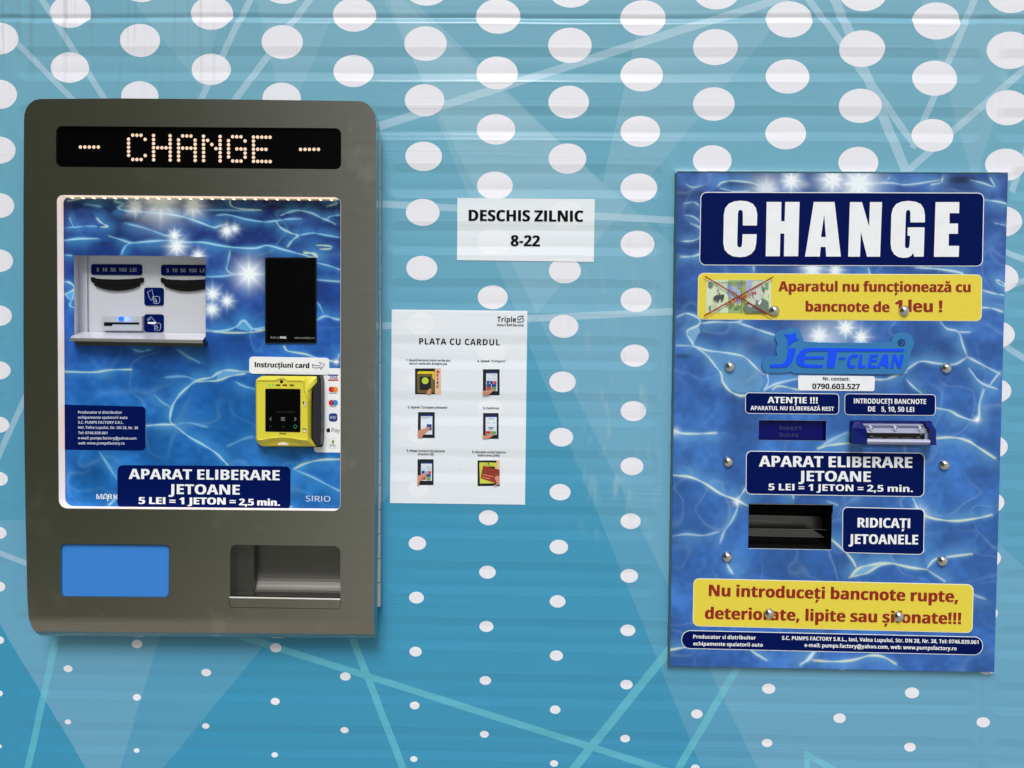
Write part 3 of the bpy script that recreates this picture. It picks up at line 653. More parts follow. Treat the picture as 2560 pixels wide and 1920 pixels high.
def pool_material(name, rough, spec):
    m = bpy.data.materials.new(name); m.use_nodes = True; nt = m.node_tree; b = nt.nodes['Principled BSDF']
    a = nt.nodes.new('ShaderNodeAttribute'); a.attribute_name = 'print'; g = nt.nodes.new('ShaderNodeNewGeometry'); nx = NX(nt)
    dirt = nx.m('MULTIPLY', nx.rng(nx.noise(g.outputs['Position'], 170, 4), .70, .78), .35)
    col = nx.mix(dirt, a.outputs['Color'], lin(22, 40, 70)); nt.links.new(col, b.inputs['Base Color'])
    b.inputs['Roughness'].default_value = rough; b.inputs['Specular IOR Level'].default_value = spec
    return m
def pool_board(name, pool, img, corners, depth, holes, m, parent, thick, medge, round_=0.0):
    """printed board: fine grid of quads inside the outline and outside the openings, with real edges"""
    H, W = pool.h, pool.w; pts = np.stack([pool.X.ravel(), pool.Y.ravel()], 1); c_ = [np.array(q, float) for q in corners]
    # bilinear fit of the grid to the board's four corners
    u = (pts[:, 0] - pool.x[0]) / (pool.x[-1] - pool.x[0]); w = (pts[:, 1] - pool.y[0]) / (pool.y[-1] - pool.y[0])
    pp = c_[0] * ((1 - u) * (1 - w))[:, None] + c_[1] * (u * (1 - w))[:, None] + c_[2] * (u * w)[:, None] + c_[3] * ((1 - u) * w)[:, None]
    i = (np.arange(H - 1)[:, None] * W + np.arange(W - 1)[None]).ravel(); q = np.stack([i, i + W, i + W + 1, i + 1], 1)
    cen = pp[q].mean(1); keep = np.ones(len(q), bool)
    for h in holes:
        ins = np.zeros(len(q), bool); n = len(h)
        for k in range(n):
            (x1, y1), (x2, y2) = h[k], h[(k + 1) % n]
            ins ^= ((y1 > cen[:, 1]) != (y2 > cen[:, 1])) & (cen[:, 0] < (x2 - x1) * (cen[:, 1] - y1) / ((y2 - y1) or 1e-9) + x1)
        keep &= ~ins
    v = P(pp, depth); off = OFF[parent.name]; v = v - np.array(off)
    o = fastmesh(name, v, q[keep], m, False); o.parent = parent; OFF[o.name] = off
    at = o.data.color_attributes.new('print', 'FLOAT_COLOR', 'POINT'); at.data.foreach_set('color', np.concatenate([img.reshape(-1, 3), np.ones((H * W, 1))], 1).astype(np.float32).ravel())
    return o

# ================================================================== the steel change machine (left)
MF, MD, PD, ND = 0.050, 0.022, 0.034, 0.007       # depths: face, back of the door, printed panel, note bay
mach = thing('change_machine', 'brushed steel change machine with lit dot display and recessed blue water panel', 'change machine', tuple(P1(505, 1590, .02)))
# door face with four openings; its foot rolls back to the wall
outer_top = [(60, 300), (61, 285), (66, 270), (74, 259), (85, 251), (98, 247.5), (300, 246), (500, 247.5), (700, 250), (895, 252.5), (908, 254), (920, 261), (930, 272), (937, 286), (940, 303)]
face = outer_top + [(940, 800), (937.5, 1225), (934.5, 1548), (500, 1544), (71.5, 1541), (68.5, 1497), (64, 1300), (59.5, 1000), (58.5, 825), (58.5, 500)]
DISP = rrect([Z1([(235, 200)])[0], Z1([(1913, 213)])[0], Z1([(1913, 455)])[0], Z1([(235, 440)])[0]], 15)
WIN = rrect([(141.5, 487), (852.5, 492.5), (851.5, 1278), (146.5, 1271.5)], 17, rs=[15, 17, 17, 22])
FLAP = rrect([Z2([(232, 1111)])[0], Z2([(806, 1117)])[0], Z2([(804, 1394)])[0], Z2([(232, 1389)])[0]], 12)
TRAY = rrect([ZK([(185, 115)])[0], ZK([(1637, 132)])[0], ZK([(1637, 820)])[0], ZK([(185, 792)])[0]], 16, rs=[16, 16, 0, 0])
mb = MB()
slab(mb, [face, DISP, WIN, FLAP, TRAY], MF, MD, STEEL)
# rolled foot
fx = P([(71.5, 1541), (934.5, 1548)], MF); n = 14; R_ = 0.044; fv, ff = [], []
NXR = 24
for i in range(n + 1):
    a = i / n * math.radians(70)
    for j in range(NXR + 1):
        s_ = j / NXR; b = fx[0] * (1 - s_) + fx[1] * s_
        corner = max(0, 1 - s_ * 34) ** 2 * 0.007 * (i / n)
        fv.append((b[0] + corner, -MF + R_ * (1 - math.cos(a)), b[2] + .0004 - R_ * math.sin(a)))
for i in range(n):
    for j in range(NXR):
        k = i * (NXR + 1) + j; ff.append((k, k + NXR + 1, k + NXR + 2, k + 1))
mb.add(fv, ff, STEEL)
door = mb.build('door', mach)
for p in door.data.polygons:
    if p.index >= len(door.data.polygons) - len(ff): p.use_smooth = True
# cheek closing the rolled foot on the right
e = [fv[i * (NXR + 1) + NXR] for i in range(n + 1)]; cz = (e[0][0], -MD, e[0][2]); mb = MB(); mb.add([cz] + e, [(0, i + 2, i + 1) for i in range(n)], STEEL); mb.build('end_cap', mach); mb = MB()
e = [fv[i * (NXR + 1)] for i in range(n + 1)]; mb.add([(e[0][0], -MD, e[0][2])] + e, [(0, i + 1, i + 2) for i in range(n)], STEEL); mb.build('end_cap', mach)
# wall box behind the door with its piano hinge
back = [(70, 300), (90, 262), (880, 266), (925, 300), (927, 900), (923, 1540), (80, 1534)]
BOXM = steel('galvanised_steel', (0.20, 0.21, 0.20), .45); mb = MB(); slab(mb, [back, [(120, 340), (120, 1510), (895, 1512), (895, 345)]], MD - .001, -0.004, BOXM); mb.build('wall_box', mach)
HINGE = steel('hinge_steel', (0.52, 0.50, 0.48), .38, metal=.6); hx = P([(940, 330), (940, 1535)], MF)
hinge_z = np.linspace(hx[0][2], hx[1][2], 20); mb = MB()
def lathe_y(x, y, z0, z1, r, m, n=12):
    v, f = [], []
    for k in range(n):
        a = 2 * math.pi * k / n; v += [(x + r * math.cos(a), y + r * math.sin(a), z0), (x + r * math.cos(a), y + r * math.sin(a), z1)]
    for k in range(n): j = (k + 1) % n; f.append((2 * k, 2 * j, 2 * j + 1, 2 * k + 1))
    mb.add(v, f, m); mb.add([v[2 * k] for k in range(n)], [tuple(range(n))[::-1]], m); mb.add([v[2 * k + 1] for k in range(n)], [tuple(range(n))], m)
xe = lambda z: np.interp(z, [hx[1][2], hx[0][2]], [hx[1][0], hx[0][0]])
for k in range(19):
    a, b = hinge_z[k + 1] + .0005, hinge_z[k] - .0005; lathe_y(xe((a + b) / 2) - .0068, -.0125, a, b, .0072, HINGE)
lathe_y(xe(hinge_z[10]) - .0068, -.0125, hinge_z[-1], hinge_z[0], .0045, BLACK); mb.build('hinge', mach, smooth=False)
# dot-matrix display
mb = MB(); flat(mb, [rrect([Z1([(228, 194)])[0], Z1([(1920, 207)])[0], Z1([(1920, 461)])[0], Z1([(228, 446)])[0]], 12)], plane(MF - .0035), GLASSBLK); scr = mb.build('display_window', mach)
FONT57 = {'C': '.###.#...##....#....#....#...#.###.', 'H': '#...##...##...########...##...##...#', 'A': '.###.#...##...########...##...##...#', 'N': '#...###..##.#.##..###...##...##...#', 'G': '.###.#...##....#.####...##...#.###.', 'E': '######....#....####.#....#....#####'}
FONT57['H'] = '#...#' * 3 + '#####' + '#...#' * 3; FONT57['A'] = '.###.' + '#...#' * 2 + '#####' + '#...#' * 3
LEDM = mat('lit_led', lin(226, 202, 178), emit=.22, ecol=lin(255, 218, 184), rough=.4)
d_ = MF - .0022
def led(zx, zy):
    flat(mb, [ell(*Z1([(zx, zy)])[0], 4.3, n=14)], plane(d_), LEDM)
for li, ch in enumerate('CHANGE'):
    mb = MB()
    for r in range(7):
        for k in range(5):
            if FONT57[ch][r * 5 + k] == '#':
                zx = 662 + li * 147 + k * 24.4; led(zx + r * .1, 253.5 + r * 23.8 + (zx - 662) * .0155)
    mb.build('lit_letter', scr)
for x0, y0 in ((379, 324), (1674, 337.5)):
    mb = MB()
    for k in range(5): led(x0 + k * 26.3, y0)
    mb.build('lit_dash', scr)
# white recess liner, given its own glow for the LED light; LED strip
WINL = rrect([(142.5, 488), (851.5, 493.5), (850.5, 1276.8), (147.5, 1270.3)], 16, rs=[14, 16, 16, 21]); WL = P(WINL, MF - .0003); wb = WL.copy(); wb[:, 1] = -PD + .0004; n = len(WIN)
LINER = mat('glowing_white_liner', lin(240, 228, 224), rough=.5, emit=.42, ecol=lin(250, 228, 220)); mb = MB()
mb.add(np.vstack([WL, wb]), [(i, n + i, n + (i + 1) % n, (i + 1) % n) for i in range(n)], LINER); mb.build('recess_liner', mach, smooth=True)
STRIP = mat('led_strip_tape', lin(250, 240, 210), emit=.10, ecol=(1, .86, .55, 1)); LAMP = mat('led_strip_lamp', (1, .95, .8, 1), emit=1.7, ecol=(1, .80, .48, 1))
mb = MB(); a, b = P1(158, 488.7, MF), P1(838, 494, MF); zoff = .0012
y0, y1 = -MF + .004, -PD - .001
mb.add([(a[0], y0, a[2] - zoff), (b[0], y0, b[2] - zoff), (b[0], y1, b[2] - zoff), (a[0], y1, a[2] - zoff)], [(0, 1, 2, 3)], STRIP); strip = mb.build('led_strip', mach)
mb = MB()
for k in range(25):
    s_ = (k + .5) / 25; x, z = a[0] * (1 - s_) + b[0] * s_, a[2] * (1 - s_) + b[2] * s_ - zoff; h = .0010; ww = .0011
    v = [(x - ww, y0 + .002, z), (x + ww, y0 + .002, z), (x + ww, y1 - .003, z), (x - ww, y1 - .003, z)]; v += [(p[0], p[1], p[2] - h) for p in v]
    mb.add(v, [(4, 7, 6, 5), (0, 4, 5, 1), (1, 5, 6, 2), (2, 6, 7, 3), (3, 7, 4, 0)], LAMP)
mb.build('lamp_row', strip)
# pool print inside the recess
NB = [ZN([(140, 108)])[0], ZN([(2062, 128)])[0], ZN([(2062, 1345)])[0], ZN([(150, 1345)])[0]]
LC = [(135, 470), (875, 476), (873, 1292), (139, 1284)]
pl = Pool(133, 470, 875, 1290, 1.9, [(0, (18, 24, 70)), (.1, (22, 42, 106)), (.3, (28, 66, 146)), (.5, (30, 84, 166)), (.65, (24, 94, 170)), (1, (22, 98, 170))], 21)
Ls = [([(275, 800), (350, 795), (400, 790), (470, 790)], 1.8, .6, 0), ([(310, 740), (330, 790), (350, 800)], 1.8, .6, 0), ([(470, 740), (500, 770), (535, 790), (490, 795)], 2.2, .7, .7), ([(275, 875), (360, 865), (480, 862)], 2.4, .9, .3),
      ([(540, 845), (620, 870), (680, 885), (800, 875), (900, 870), (1000, 880), (1100, 880), (1250, 905), (1400, 912), (1480, 895), (1580, 920), (1700, 950), (1740, 960)], 2.4, .9, .2), ([(680, 885), (640, 905), (615, 955)], 2, .8, 0),
      ([(600, 620), (580, 640), (625, 655), (600, 680), (640, 695), (700, 700), (900, 715), (1000, 735), (1090, 765), (1160, 790), (1200, 780), (1240, 770)], 2.3, .85, .3), ([(1180, 718), (1250, 715), (1350, 740), (1460, 755), (1530, 748), (1600, 738), (1680, 735)], 1.9, .75, .1),
      ([(1530, 750), (1560, 790), (1620, 820), (1660, 835), (1630, 860), (1600, 900)], 2.1, .8, .5), ([(1660, 835), (1740, 820), (1820, 830), (1910, 845)], 1.8, .75, 0), ([(1560, 715), (1610, 695), (1660, 685), (1740, 700), (1800, 730), (1830, 740), (1880, 765)], 2, .7, .4), ([(1830, 740), (1850, 720), (1910, 710)], 1.7, .6, 0),
      ([(1830, 660), (1890, 640), (1840, 620), (1810, 615)], 1.8, .55, .5), ([(1260, 620), (1265, 660), (1330, 680), (1440, 685)], 1.9, .6, .8), ([(1700, 935), (1750, 940), (1770, 960), (1720, 970)], 3.6, .9, .9), ([(1770, 890), (1850, 895), (1850, 912), (1790, 915)], 1.7, .6, .8), ([(1770, 995), (1840, 1010), (1910, 1035)], 1.8, .65, .2), ([(1770, 1095), (1910, 1105)], 1.8, .6, .3),
      ([(1110, 1085), (1200, 1080), (1290, 1070)], 2.2, .8, 0), ([(1260, 920), (1250, 980), (1240, 1040), (1280, 1070)], 1.9, .6, .2), ([(1110, 1395), (1200, 1405), (1290, 1380), (1340, 1340), (1400, 1390), (1460, 1380)], 2.6, .9, .2), ([(1110, 1405), (1240, 1412), (1380, 1410), (1460, 1392)], 2, .6, 1), ([(1340, 1340), (1390, 1400)], 1.6, .7, 0),
      ([(1770, 1335), (1820, 1310), (1880, 1325), (1910, 1330)], 2.3, .8, .3), ([(1820, 1310), (1790, 1250), (1775, 1230)], 1.7, .6, 0), ([(275, 1120), (310, 1125), (335, 1150), (330, 1170), (280, 1195)], 2.2, .8, .6), ([(280, 1195), (320, 1230), (335, 1180)], 2, .8, 0), ([(320, 1230), (310, 1260), (335, 1275)], 2, .8, 0), ([(300, 640), (420, 615), (330, 610)], 1.7, .5, .7), ([(640, 770), (760, 800), (900, 850)], 2.6, .6, 0), ([(275, 960), (320, 965)], 1.7, .6, 0), ([(400, 660), (470, 668), (500, 672)], 3, .6, 0), ([(960, 735), (1100, 690), (1400, 690)], 2.4, .4, 0)]
for p_, w, a, yl in Ls: pl.stroke(Z1(p_), w, a, yl)
Ls2 = [([(250, 215), (400, 217), (480, 205), (600, 200)], 2.3, .75, .7), ([(840, 90), (900, 130), (960, 160)], 4, .4, 0), ([(1240, 210), (1170, 205), (1100, 200), (1060, 215), (1020, 240), (950, 255), (900, 290), (850, 340), (815, 400), (805, 470), (830, 495)], 2.6, .85, .5), ([(950, 260), (1050, 255), (1120, 232), (1200, 216)], 2.2, .7, .8),
       ([(950, 255), (880, 235), (780, 240)], 3, .4, 0), ([(680, 497), (760, 490), (830, 490)], 2.4, .9, .6), ([(830, 495), (900, 550), (980, 595), (1050, 640), (1090, 680), (1110, 700)], 2.6, .85, .3), ([(830, 490), (900, 480), (1000, 500)], 3.2, .4, 0), ([(720, 330), (760, 370), (810, 400)], 3.2, .4, 0), ([(1150, 260), (1200, 285), (1255, 298)], 2.6, .6, 0),
       ([(1410, 70), (1430, 95), (1520, 110), (1600, 135), (1690, 150)], 2.2, .75, .8), ([(1690, 150), (1700, 110)], 2, .8, 0), ([(430, 640), (470, 700), (520, 780)], 4, .45, 0), ([(530, 870), (480, 920)], 2.6, .6, .2), ([(1705, 665), (1600, 670), (1520, 690), (1460, 720)], 2.6, .75, .8), ([(1460, 720), (1560, 760), (1680, 820), (1705, 830)], 2.5, .6, .1), ([(1450, 920), (1380, 900)], 2, .6, .3), ([(610, 95), (650, 105), (700, 95)], 3, .5, 0), ([(1250, 550), (1200, 560), (1110, 600)], 4, .3, 0)]
for p_, w, a, yl in Ls2: pl.stroke(Z2(p_), w, a, yl)
for x, y, r, a, b in ((700, 670, 42, .95, .3), (850, 640, 74, .85, .42), (1040, 665, 48, .95, .32), (930, 840, 40, 1, .2), (943, 905, 48, 1, .26), (1240, 810, 30, 1, .28), (1285, 797, 24, .9, .25), (1070, 960, 32, 1, .25), (1370, 1065, 58, 1, .34), (1155, 1185, 44, 1, .22), (1240, 1225, 34, 1, .24), (1150, 1275, 34, 1, .28)): pl.star(Z1([(x, y)])[0], r, a, b)
pl.star(Z2([(1685, 150)])[0], 16, .9); pl.fill(Z2([(1060, 215), (1100, 202), (1200, 214), (1120, 230), (1050, 252)]), .5, (140, 200, 230)); pl.fill(Z1([(1290, 1385), (1340, 1342), (1400, 1392), (1380, 1408)]), .6, (110, 190, 235)); pl.fill(Z1([(285, 1190), (335, 1160), (325, 1230)]), .5, (120, 200, 240))
pl.dark(Z1([(760, 745)])[0], 95, 9, .45); pl.dark(Z1([(560, 660)])[0], 60, 12, .3); pl.dark(Z1([(1400, 770)])[0], 40, 5, .4); pl.dark(Z1([(420, 890)])[0], 60, 7, .35)
BAY = NB; LCDL = box4(663, 644, 791, 858)
poolL = pool_board('printed_panel', pl, pl.done(), LC, PD, [BAY], pool_material('pool_print_bright', .35, .25), mach, .002, LINER)
# note bay
ALU = mat('satin_aluminium', lin(205, 209, 218), rough=.45, metal=.25, spec=.5, var=.04, scale=900)
mb = MB(); A_ = P(NB, PD + .0002)
inn = P([(196, 628), (528, 632), (528, 845), (197, 845)], ND)
mb.add(inn, [(0, 3, 2, 1)], ALU)
fr = P([(184, 638.5), (518, 641), (518, 852), (186, 852)], PD)
ri = P([(216, 632), (530, 634), (530, 845), (217, 845)], ND + .0003)
mb.add([fr[0], fr[3], inn[3], inn[0]], [(0, 1, 2, 3)], ALU)                # left wall
mb.add([inn[0], inn[3], P1(219, 845, ND + .004), P1(217, 628, ND + .004)], [(0, 1, 2, 3)], ALU)
mb.add([fr[0], inn[0], inn[1], fr[1]], [(0, 1, 2, 3)], ALU)
mb.add([fr[1], inn[1], inn[2], fr[2]], [(0, 1, 2, 3)], ALU); bay = mb.build('note_bay', mach)
mb = MB(); mb.add([P1(174, 845, .056), P1(507, 850, .056), P1(507, 858, .056), P1(174, 852, .056)], [(0, 3, 2, 1)], STEELL)
mb.add([P1(194, 829, ND + .001), P1(520, 833, ND + .001), P1(507, 850, .056), P1(174, 845, .056)], [(0, 3, 2, 1)], mat('frosted_acrylic', lin(212, 212, 222), rough=.22, spec=.5, metal=.2))
mb.add([P1(174, 852, .056), P1(507, 858, .056), P1(508, 861, PD), P1(186, 856, PD)], [(0, 3, 2, 1)], STEELL)
mb.add([P1(174, 845, .056), P1(174, 852, .056), P1(184, 853, PD), P1(184, 836, PD)], [(0, 1, 2, 3)], STEELL); mb.build('note_shelf', mach)
mb = MB(); slab(mb, [rrect([(184, 849), (512, 853), (511, 866), (190, 863)], 5, rs=[0, 0, 6, 6])], .046, PD - .001, STEELD); mb.build('lower_trim', mach)
bs = plane(ND + .0022)
for dx, dy in ((0, 0), (1018, 9)):
    g = lambda pts: ZN([(p[0] + dx, p[1] + dy) for p in pts])
    mb = MB(); slab(mb, [rrect(g([(393, 233), (1133, 237), (1133, 395), (393, 390)]), 6)], ND + .0015, ND, NAVY); lab = mb.build('value_label', mach)
    mb = MB(); GREYT = mat('grey_lettering', lin(142, 150, 166)); text(mb, '5  10  50  100  LEI', g([(476, 343)])[0], g([(1052, 345)])[0], 9.4, bs, GREYT); mb.build('lettering', lab)
    sm = [(388, 440), (398, 422), (425, 425), (450, 440), (560, 452), (770, 457), (980, 450), (1090, 438), (1120, 428), (1145, 432), (1153, 450), (1148, 490), (1125, 505), (1097, 515), (1092, 550), (1000, 590), (880, 615), (770, 623), (650, 615), (540, 588), (446, 550), (440, 515), (410, 500), (390, 482)]
    mb = MB(); slab(mb, [g(sm)], ND + .0035, ND, mat('matt_black_plastic', lin(7, 8, 8), rough=.6, spec=.15)); br = mb.build('note_slot', mach)
    mb = MB(); flat(mb, [g([(470, 505), (600, 530), (770, 538), (940, 530), (1070, 505), (1068, 520), (940, 548), (770, 556), (600, 548), (472, 520)])], plane(ND + .0039), VOID); mb.build('mouth', br)
mb = MB(); slab(mb, [ZN([(548, 992), (1135, 990), (1135, 1205), (552, 1200)])], ND + .008, ND, mat('silver_plastic', lin(192, 198, 205), rough=.4, metal=.3)); cr_ = mb.build('card_slot', mach)
mb = MB(); flat(mb, [ZN([(580, 1080), (1092, 1083), (1092, 1112), (705, 1110), (700, 1133), (580, 1133)])], plane(ND + .0086), VOID); mb.build('mouth', cr_)
mb = MB(); BLED = mat('blue_indicator', lin(20, 80, 255), emit=1.9, ecol=lin(10, 70, 255)); slab(mb, [rrect(ZN([(796, 1000), (864, 1000), (864, 1058), (796, 1058)]), 2.5, 3)], ND + .0095, ND + .008, BLED); mb.build('indicator', cr_)
il = bpy.data.lights.new('indicator_glow', 'POINT'); il.energy = .0035; il.color = (.05, .25, 1); il.shadow_soft_size = .003; ilo = bpy.data.objects.new('indicator_glow', il); COL.objects.link(ilo)
ilo.parent = cr_; ilo.location = Vector(P1(*ZN([(830, 1030)])[0], ND + .0165)) - OFF[cr_.name]
ICO = mat('pale_icon_line', lin(176, 190, 222)); 
def icon(dy):
    mb = MB(); slab(mb, [rrect(ZN([(1165, 575 + dy), (1449, 578 + dy), (1449, 838 + dy), (1168, 836 + dy)]), 6.5)], ND + .0015, ND, NAVY); o = mb.build('pictogram', mach); return o
hand = [(1283, 735), (1290, 712), (1325, 705), (1370, 703), (1392, 720), (1392, 780), (1375, 808), (1305, 808), (1303, 735), (1335, 735), (1342, 770), (1360, 772)]
o = icon(0); mb = MB(); line(mb, ZN([(1215, 640), (1285, 605), (1290, 660), (1310, 712), (1275, 765), (1240, 720), (1215, 640)]), 1.1, bs, ICO); line(mb, ZN(hand), 1.1, plane(ND + .0025), ICO)
for y in (758, 782): line(mb, ZN([(1304, y), (1345, y)]), 1.1, plane(ND + .0028), ICO)
line(mb, ZN([(1345, 770), (1345, 808)]), 1.1, plane(ND + .0031), ICO); mb.build('drawing', o)
o = icon(388); mb = MB(); line(mb, ZN([(1213, 1040), (1262, 1000), (1340, 1082), (1330, 1105), (1262, 1105), (1213, 1040)]), 1.1, bs, ICO); h2 = [(x + 15, y + 388) for x, y in hand]; line(mb, ZN(h2), 1.1, plane(ND + .0025), ICO)
for y in (1146, 1170): line(mb, ZN([(1320, y), (1360, y)]), 1.1, plane(ND + .0028), ICO)
flat(mb, [ZN([(1215, 1080), (1335, 1075), (1330, 1104), (1220, 1102)])], plane(ND + .0029), WHITE); flat(mb, [ell(*ZN([(1250, 1035)])[0], 1.6, n=8)], plane(ND + .0025), ICO); mb.build('drawing', o)
# black customer screen
mb = MB(); slab(mb, [box4(662.5, 643.5, 791, 858.5)], PD + .002, PD - .001, BLACK); lc = mb.build('customer_screen', mach)
mb = MB(); flat(mb, [box4(665, 646, 788.5, 855.5)], plane(PD + .0023), GLASSBLK); mb.build('screen_glass', lc)
mb = MB(); GT = mat('screen_grey_text', lin(150, 150, 150)); s_ = plane(PD + .0026)
text(mb, 'Made by', (676, 846), (698, 846.3), 5, s_, GT, 'R'); text(mb, 'MARK', (700, 846.3), (716, 846.6), 5.4, s_, WHITE); text(mb, 'www.markitaly.com', (736, 846.5), (786, 847.2), 4.6, s_, GT, 'R'); mb.build('lettering', lc)
# labels stuck on the print
mb = MB(); slab(mb, [rrect(Z2([(238, 381), (680, 392), (678, 622), (238, 618)]), 9, rs=[0, 9, 9, 0])], PD + .0004, PD - .0004, NAVY); lb = mb.build('maker_label', mach)
mb = MB(); s_ = plane(PD + .0007); PT = mat('pale_lettering', lin(200, 208, 228))
for a, x1, y, dy in (('Producator si distribuitor', 557, 428, 1), ('echipamente spalatorii auto', 585, 455, 1), ('S.C. PUMPS FACTORY S.R.L.', 564, 481, 1), ('Iasi, Valea Lupului, Str. DN 28, Nr. 38', 640, 507, 3), ('Tel: 0746.839.061', 480, 536, 1), ('e-mail: pumps.factory@yahoo.com', 632, 563, 2), ('web: www.pumpsfactory.ro', 570, 590, 1)):
    tx(mb, a, Z2, (326, y), (x1, y + dy), 6.6, PT, surf=s_)
mb.build('lettering', lb)
mb = MB(); slab(mb, [rrect(ZM([(424, 127), (1699, 136), (1697, 452), (422, 440)]), 13)], PD + .0008, PD - .0004, NAVY); lb = mb.build('price_label', mach)
mb = MB(); s_ = plane(PD + .0011)
tx(mb, 'APARAT ELIBERARE', ZM, (508, 228), (1617, 238), 25.2, WHITE, surf=s_, wt=.03); tx(mb, 'JETOANE', ZM, (803, 339), (1323, 344), 24.5, WHITE, surf=s_, wt=.03); tx(mb, '5 LEI = 1 JETON =', ZM, (582, 412), (1293, 417), 17, WHITE, surf=s_, wt=.06); tx(mb, '2,5 min.', ZM, (1322, 422), (1618, 426), 16.4, WHITE, surf=s_, wt=.06); mb.build('lettering', lb)
mb = MB(); s_ = plane(PD + .0005); MW = mat('faded_white_ink', lin(205, 216, 232))
tx(mb, 'M', ZM, (268, 377), (312, 377), 13, MW, surf=s_); tx(mb, 'RK', ZM, (352, 378), (432, 379), 13, MW, surf=s_)
line(mb, ZM([(318, 378), (324, 350), (335, 335), (345, 350), (354, 392)]), 3.0, s_, MW); line(mb, ZM([(318, 374), (330, 368), (342, 374)]), 2.2, plane(PD + .0006), MW)
mb.build('maker_mark', mach)
mb = MB(); tx(mb, 'SIRIO', ZM, (1812, 393), (1993, 396), 14, MW, 'R', surf=s_, track=.04); mb.build('model_mark', mach)
# payment marks strip
mb = MB(); slab(mb, [rrect(ZC([(1138, 245), (1680, 252), (1680, 1547), (1138, 1540)]), 9, rs=[0, 0, 0, 9])], PD + .0004, PD - .0004, WHITE); pm = mb.build('payment_label', mach)
mb = MB(); s_ = plane(PD + .0007); s2 = plane(PD + .0009); s3 = plane(PD + .0011)
VB = mat('logo_blue', lin(32, 56, 132)); VR = mat('logo_red', lin(200, 40, 48)); VO = mat('logo_orange', lin(222, 150, 50)); VC = mat('logo_cyan', lin(48, 140, 205)); VM = mat('logo_mid_red', lin(214, 88, 46)); VP = mat('logo_violet', lin(92, 72, 140)); VG = mat('logo_green', lin(118, 164, 68)); VK = mat('logo_grey', lin(70, 74, 80)); RING = mat('logo_ring', lin(196, 198, 208))
flat(mb, [ZC(B4(1355, 346, 1510, 366))], s_, VB); flat(mb, [ZC(B4(1355, 421, 1510, 442))], s_, VR); tx(mb, 'VISA', ZC, (1378, 412), (1496, 412), 6.2, VB, 'I', surf=s_)
for y, c2, cm in ((575, VO, VM), (780, VC, VP)):
    flat(mb, [ell(*ZC([(1405, y)])[0], 7.2, n=24)], s_, VR); flat(mb, [ell(*ZC([(1462, y)])[0], 7.2, n=24)], s2, c2)
    lens = [(1433 + 16 * math.cos(t_) , y + 34 * math.sin(t_)) for t_ in np.linspace(0, 2 * math.pi, 14, endpoint=False)]; flat(mb, [ZC(lens)], s3, cm)
tx(mb, 'mastercard', ZC, (1366, 640), (1500, 640), 2.6, INK, surf=s_); tx(mb, 'maestro', ZC, (1383, 844), (1480, 845), 2.6, INK, surf=s_)
flat(mb, [rrect(ZC([(1365, 942), (1496, 942), (1496, 1070), (1365, 1068)]), 6)], s_, VB); tx(mb, 'pay', ZC, (1385, 1018), (1475, 1020), 7.2, MW, 'R', surf=s2)
apple = [(1358, 1178), (1372, 1172), (1385, 1180), (1380, 1196), (1388, 1212), (1378, 1230), (1366, 1236), (1355, 1232), (1342, 1234), (1330, 1218), (1327, 1198), (1334, 1180), (1346, 1175)]
flat(mb, [chaikin(ZC(apple), 1)], s_, INK); flat(mb, [ZC([(1358, 1170), (1360, 1160), (1370, 1154), (1369, 1165)])], s_, INK); tx(mb, 'Pay', ZC, (1407, 1230), (1530, 1234), 10.2, INK, 'R', surf=s_)
line(mb, ell(*ZC([(1430, 1402)])[0], 13, n=32), .7, s_, RING, True); flat(mb, [chaikin(ZC([(1428, 1345), (1455, 1372), (1440, 1405), (1415, 1405), (1402, 1372)]), 1)], s_, VG); tx(mb, 'pay', ZC, (1383, 1446), (1475, 1448), 7.2, VK, 'R', surf=s_)
mb.build('payment_marks', pm)
mb = MB(); slab(mb, [rrect(ZC([(142, 69), (1370, 90), (1368, 352), (142, 332)]), 9)], PD + .0016, PD - .0004, WHITE); lb = mb.build('card_label', mach)
mb = MB(); s_ = plane(PD + .0019); tx(mb, 'Instrucțiuni card', ZC, (228, 232), (1062, 246), 12.6, INK, surf=s_, wt=.03)
line(mb, ZC([(1115, 185), (1130, 205), (1180, 212), (1245, 200), (1215, 155), (1300, 192), (1235, 272), (1248, 235), (1180, 246), (1118, 240), (1112, 190)]), 1.4, s_, INK, True); mb.build('lettering', lb)
# blue flap and token tray
mb = MB(); flat(mb, [rrect([Z2([(222, 1102)])[0], Z2([(816, 1108)])[0], Z2([(814, 1404)])[0], Z2([(222, 1399)])[0]], 10)], plane(MF - .0045), mat('blue_plastic', lin(52, 124, 206, K), rough=.5, spec=.3, scale=700, bump=.05)); mb.build('blue_flap', mach)
mb = MB(); line(mb, rrect([Z2([(233.5, 1113)])[0], Z2([(804.5, 1119)])[0], Z2([(802.5, 1392.5)])[0], Z2([(233.5, 1387.5)])[0]], 12), 1.6, plane(MF - .004), mat('dark_rubber_rim', lin(40, 70, 110), rough=.6), True); mb.build('flap_rim', mach)
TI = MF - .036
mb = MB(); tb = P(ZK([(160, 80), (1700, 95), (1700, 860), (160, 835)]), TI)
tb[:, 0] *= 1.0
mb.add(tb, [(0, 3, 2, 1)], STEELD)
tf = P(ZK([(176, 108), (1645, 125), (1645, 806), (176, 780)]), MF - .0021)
mb.add([tf[0], tf[1], tb[1], tb[0]], [(0, 1, 2, 3)], STEELD); mb.add([tf[3], tb[3], tb[2], tf[2]], [(0, 1, 2, 3)], STEELD); mb.add([tf[0], tb[0], tb[3], tf[3]], [(0, 1, 2, 3)], STEELD); mb.add([tf[1], tf[2], tb[2], tb[1]], [(0, 1, 2, 3)], STEELD)
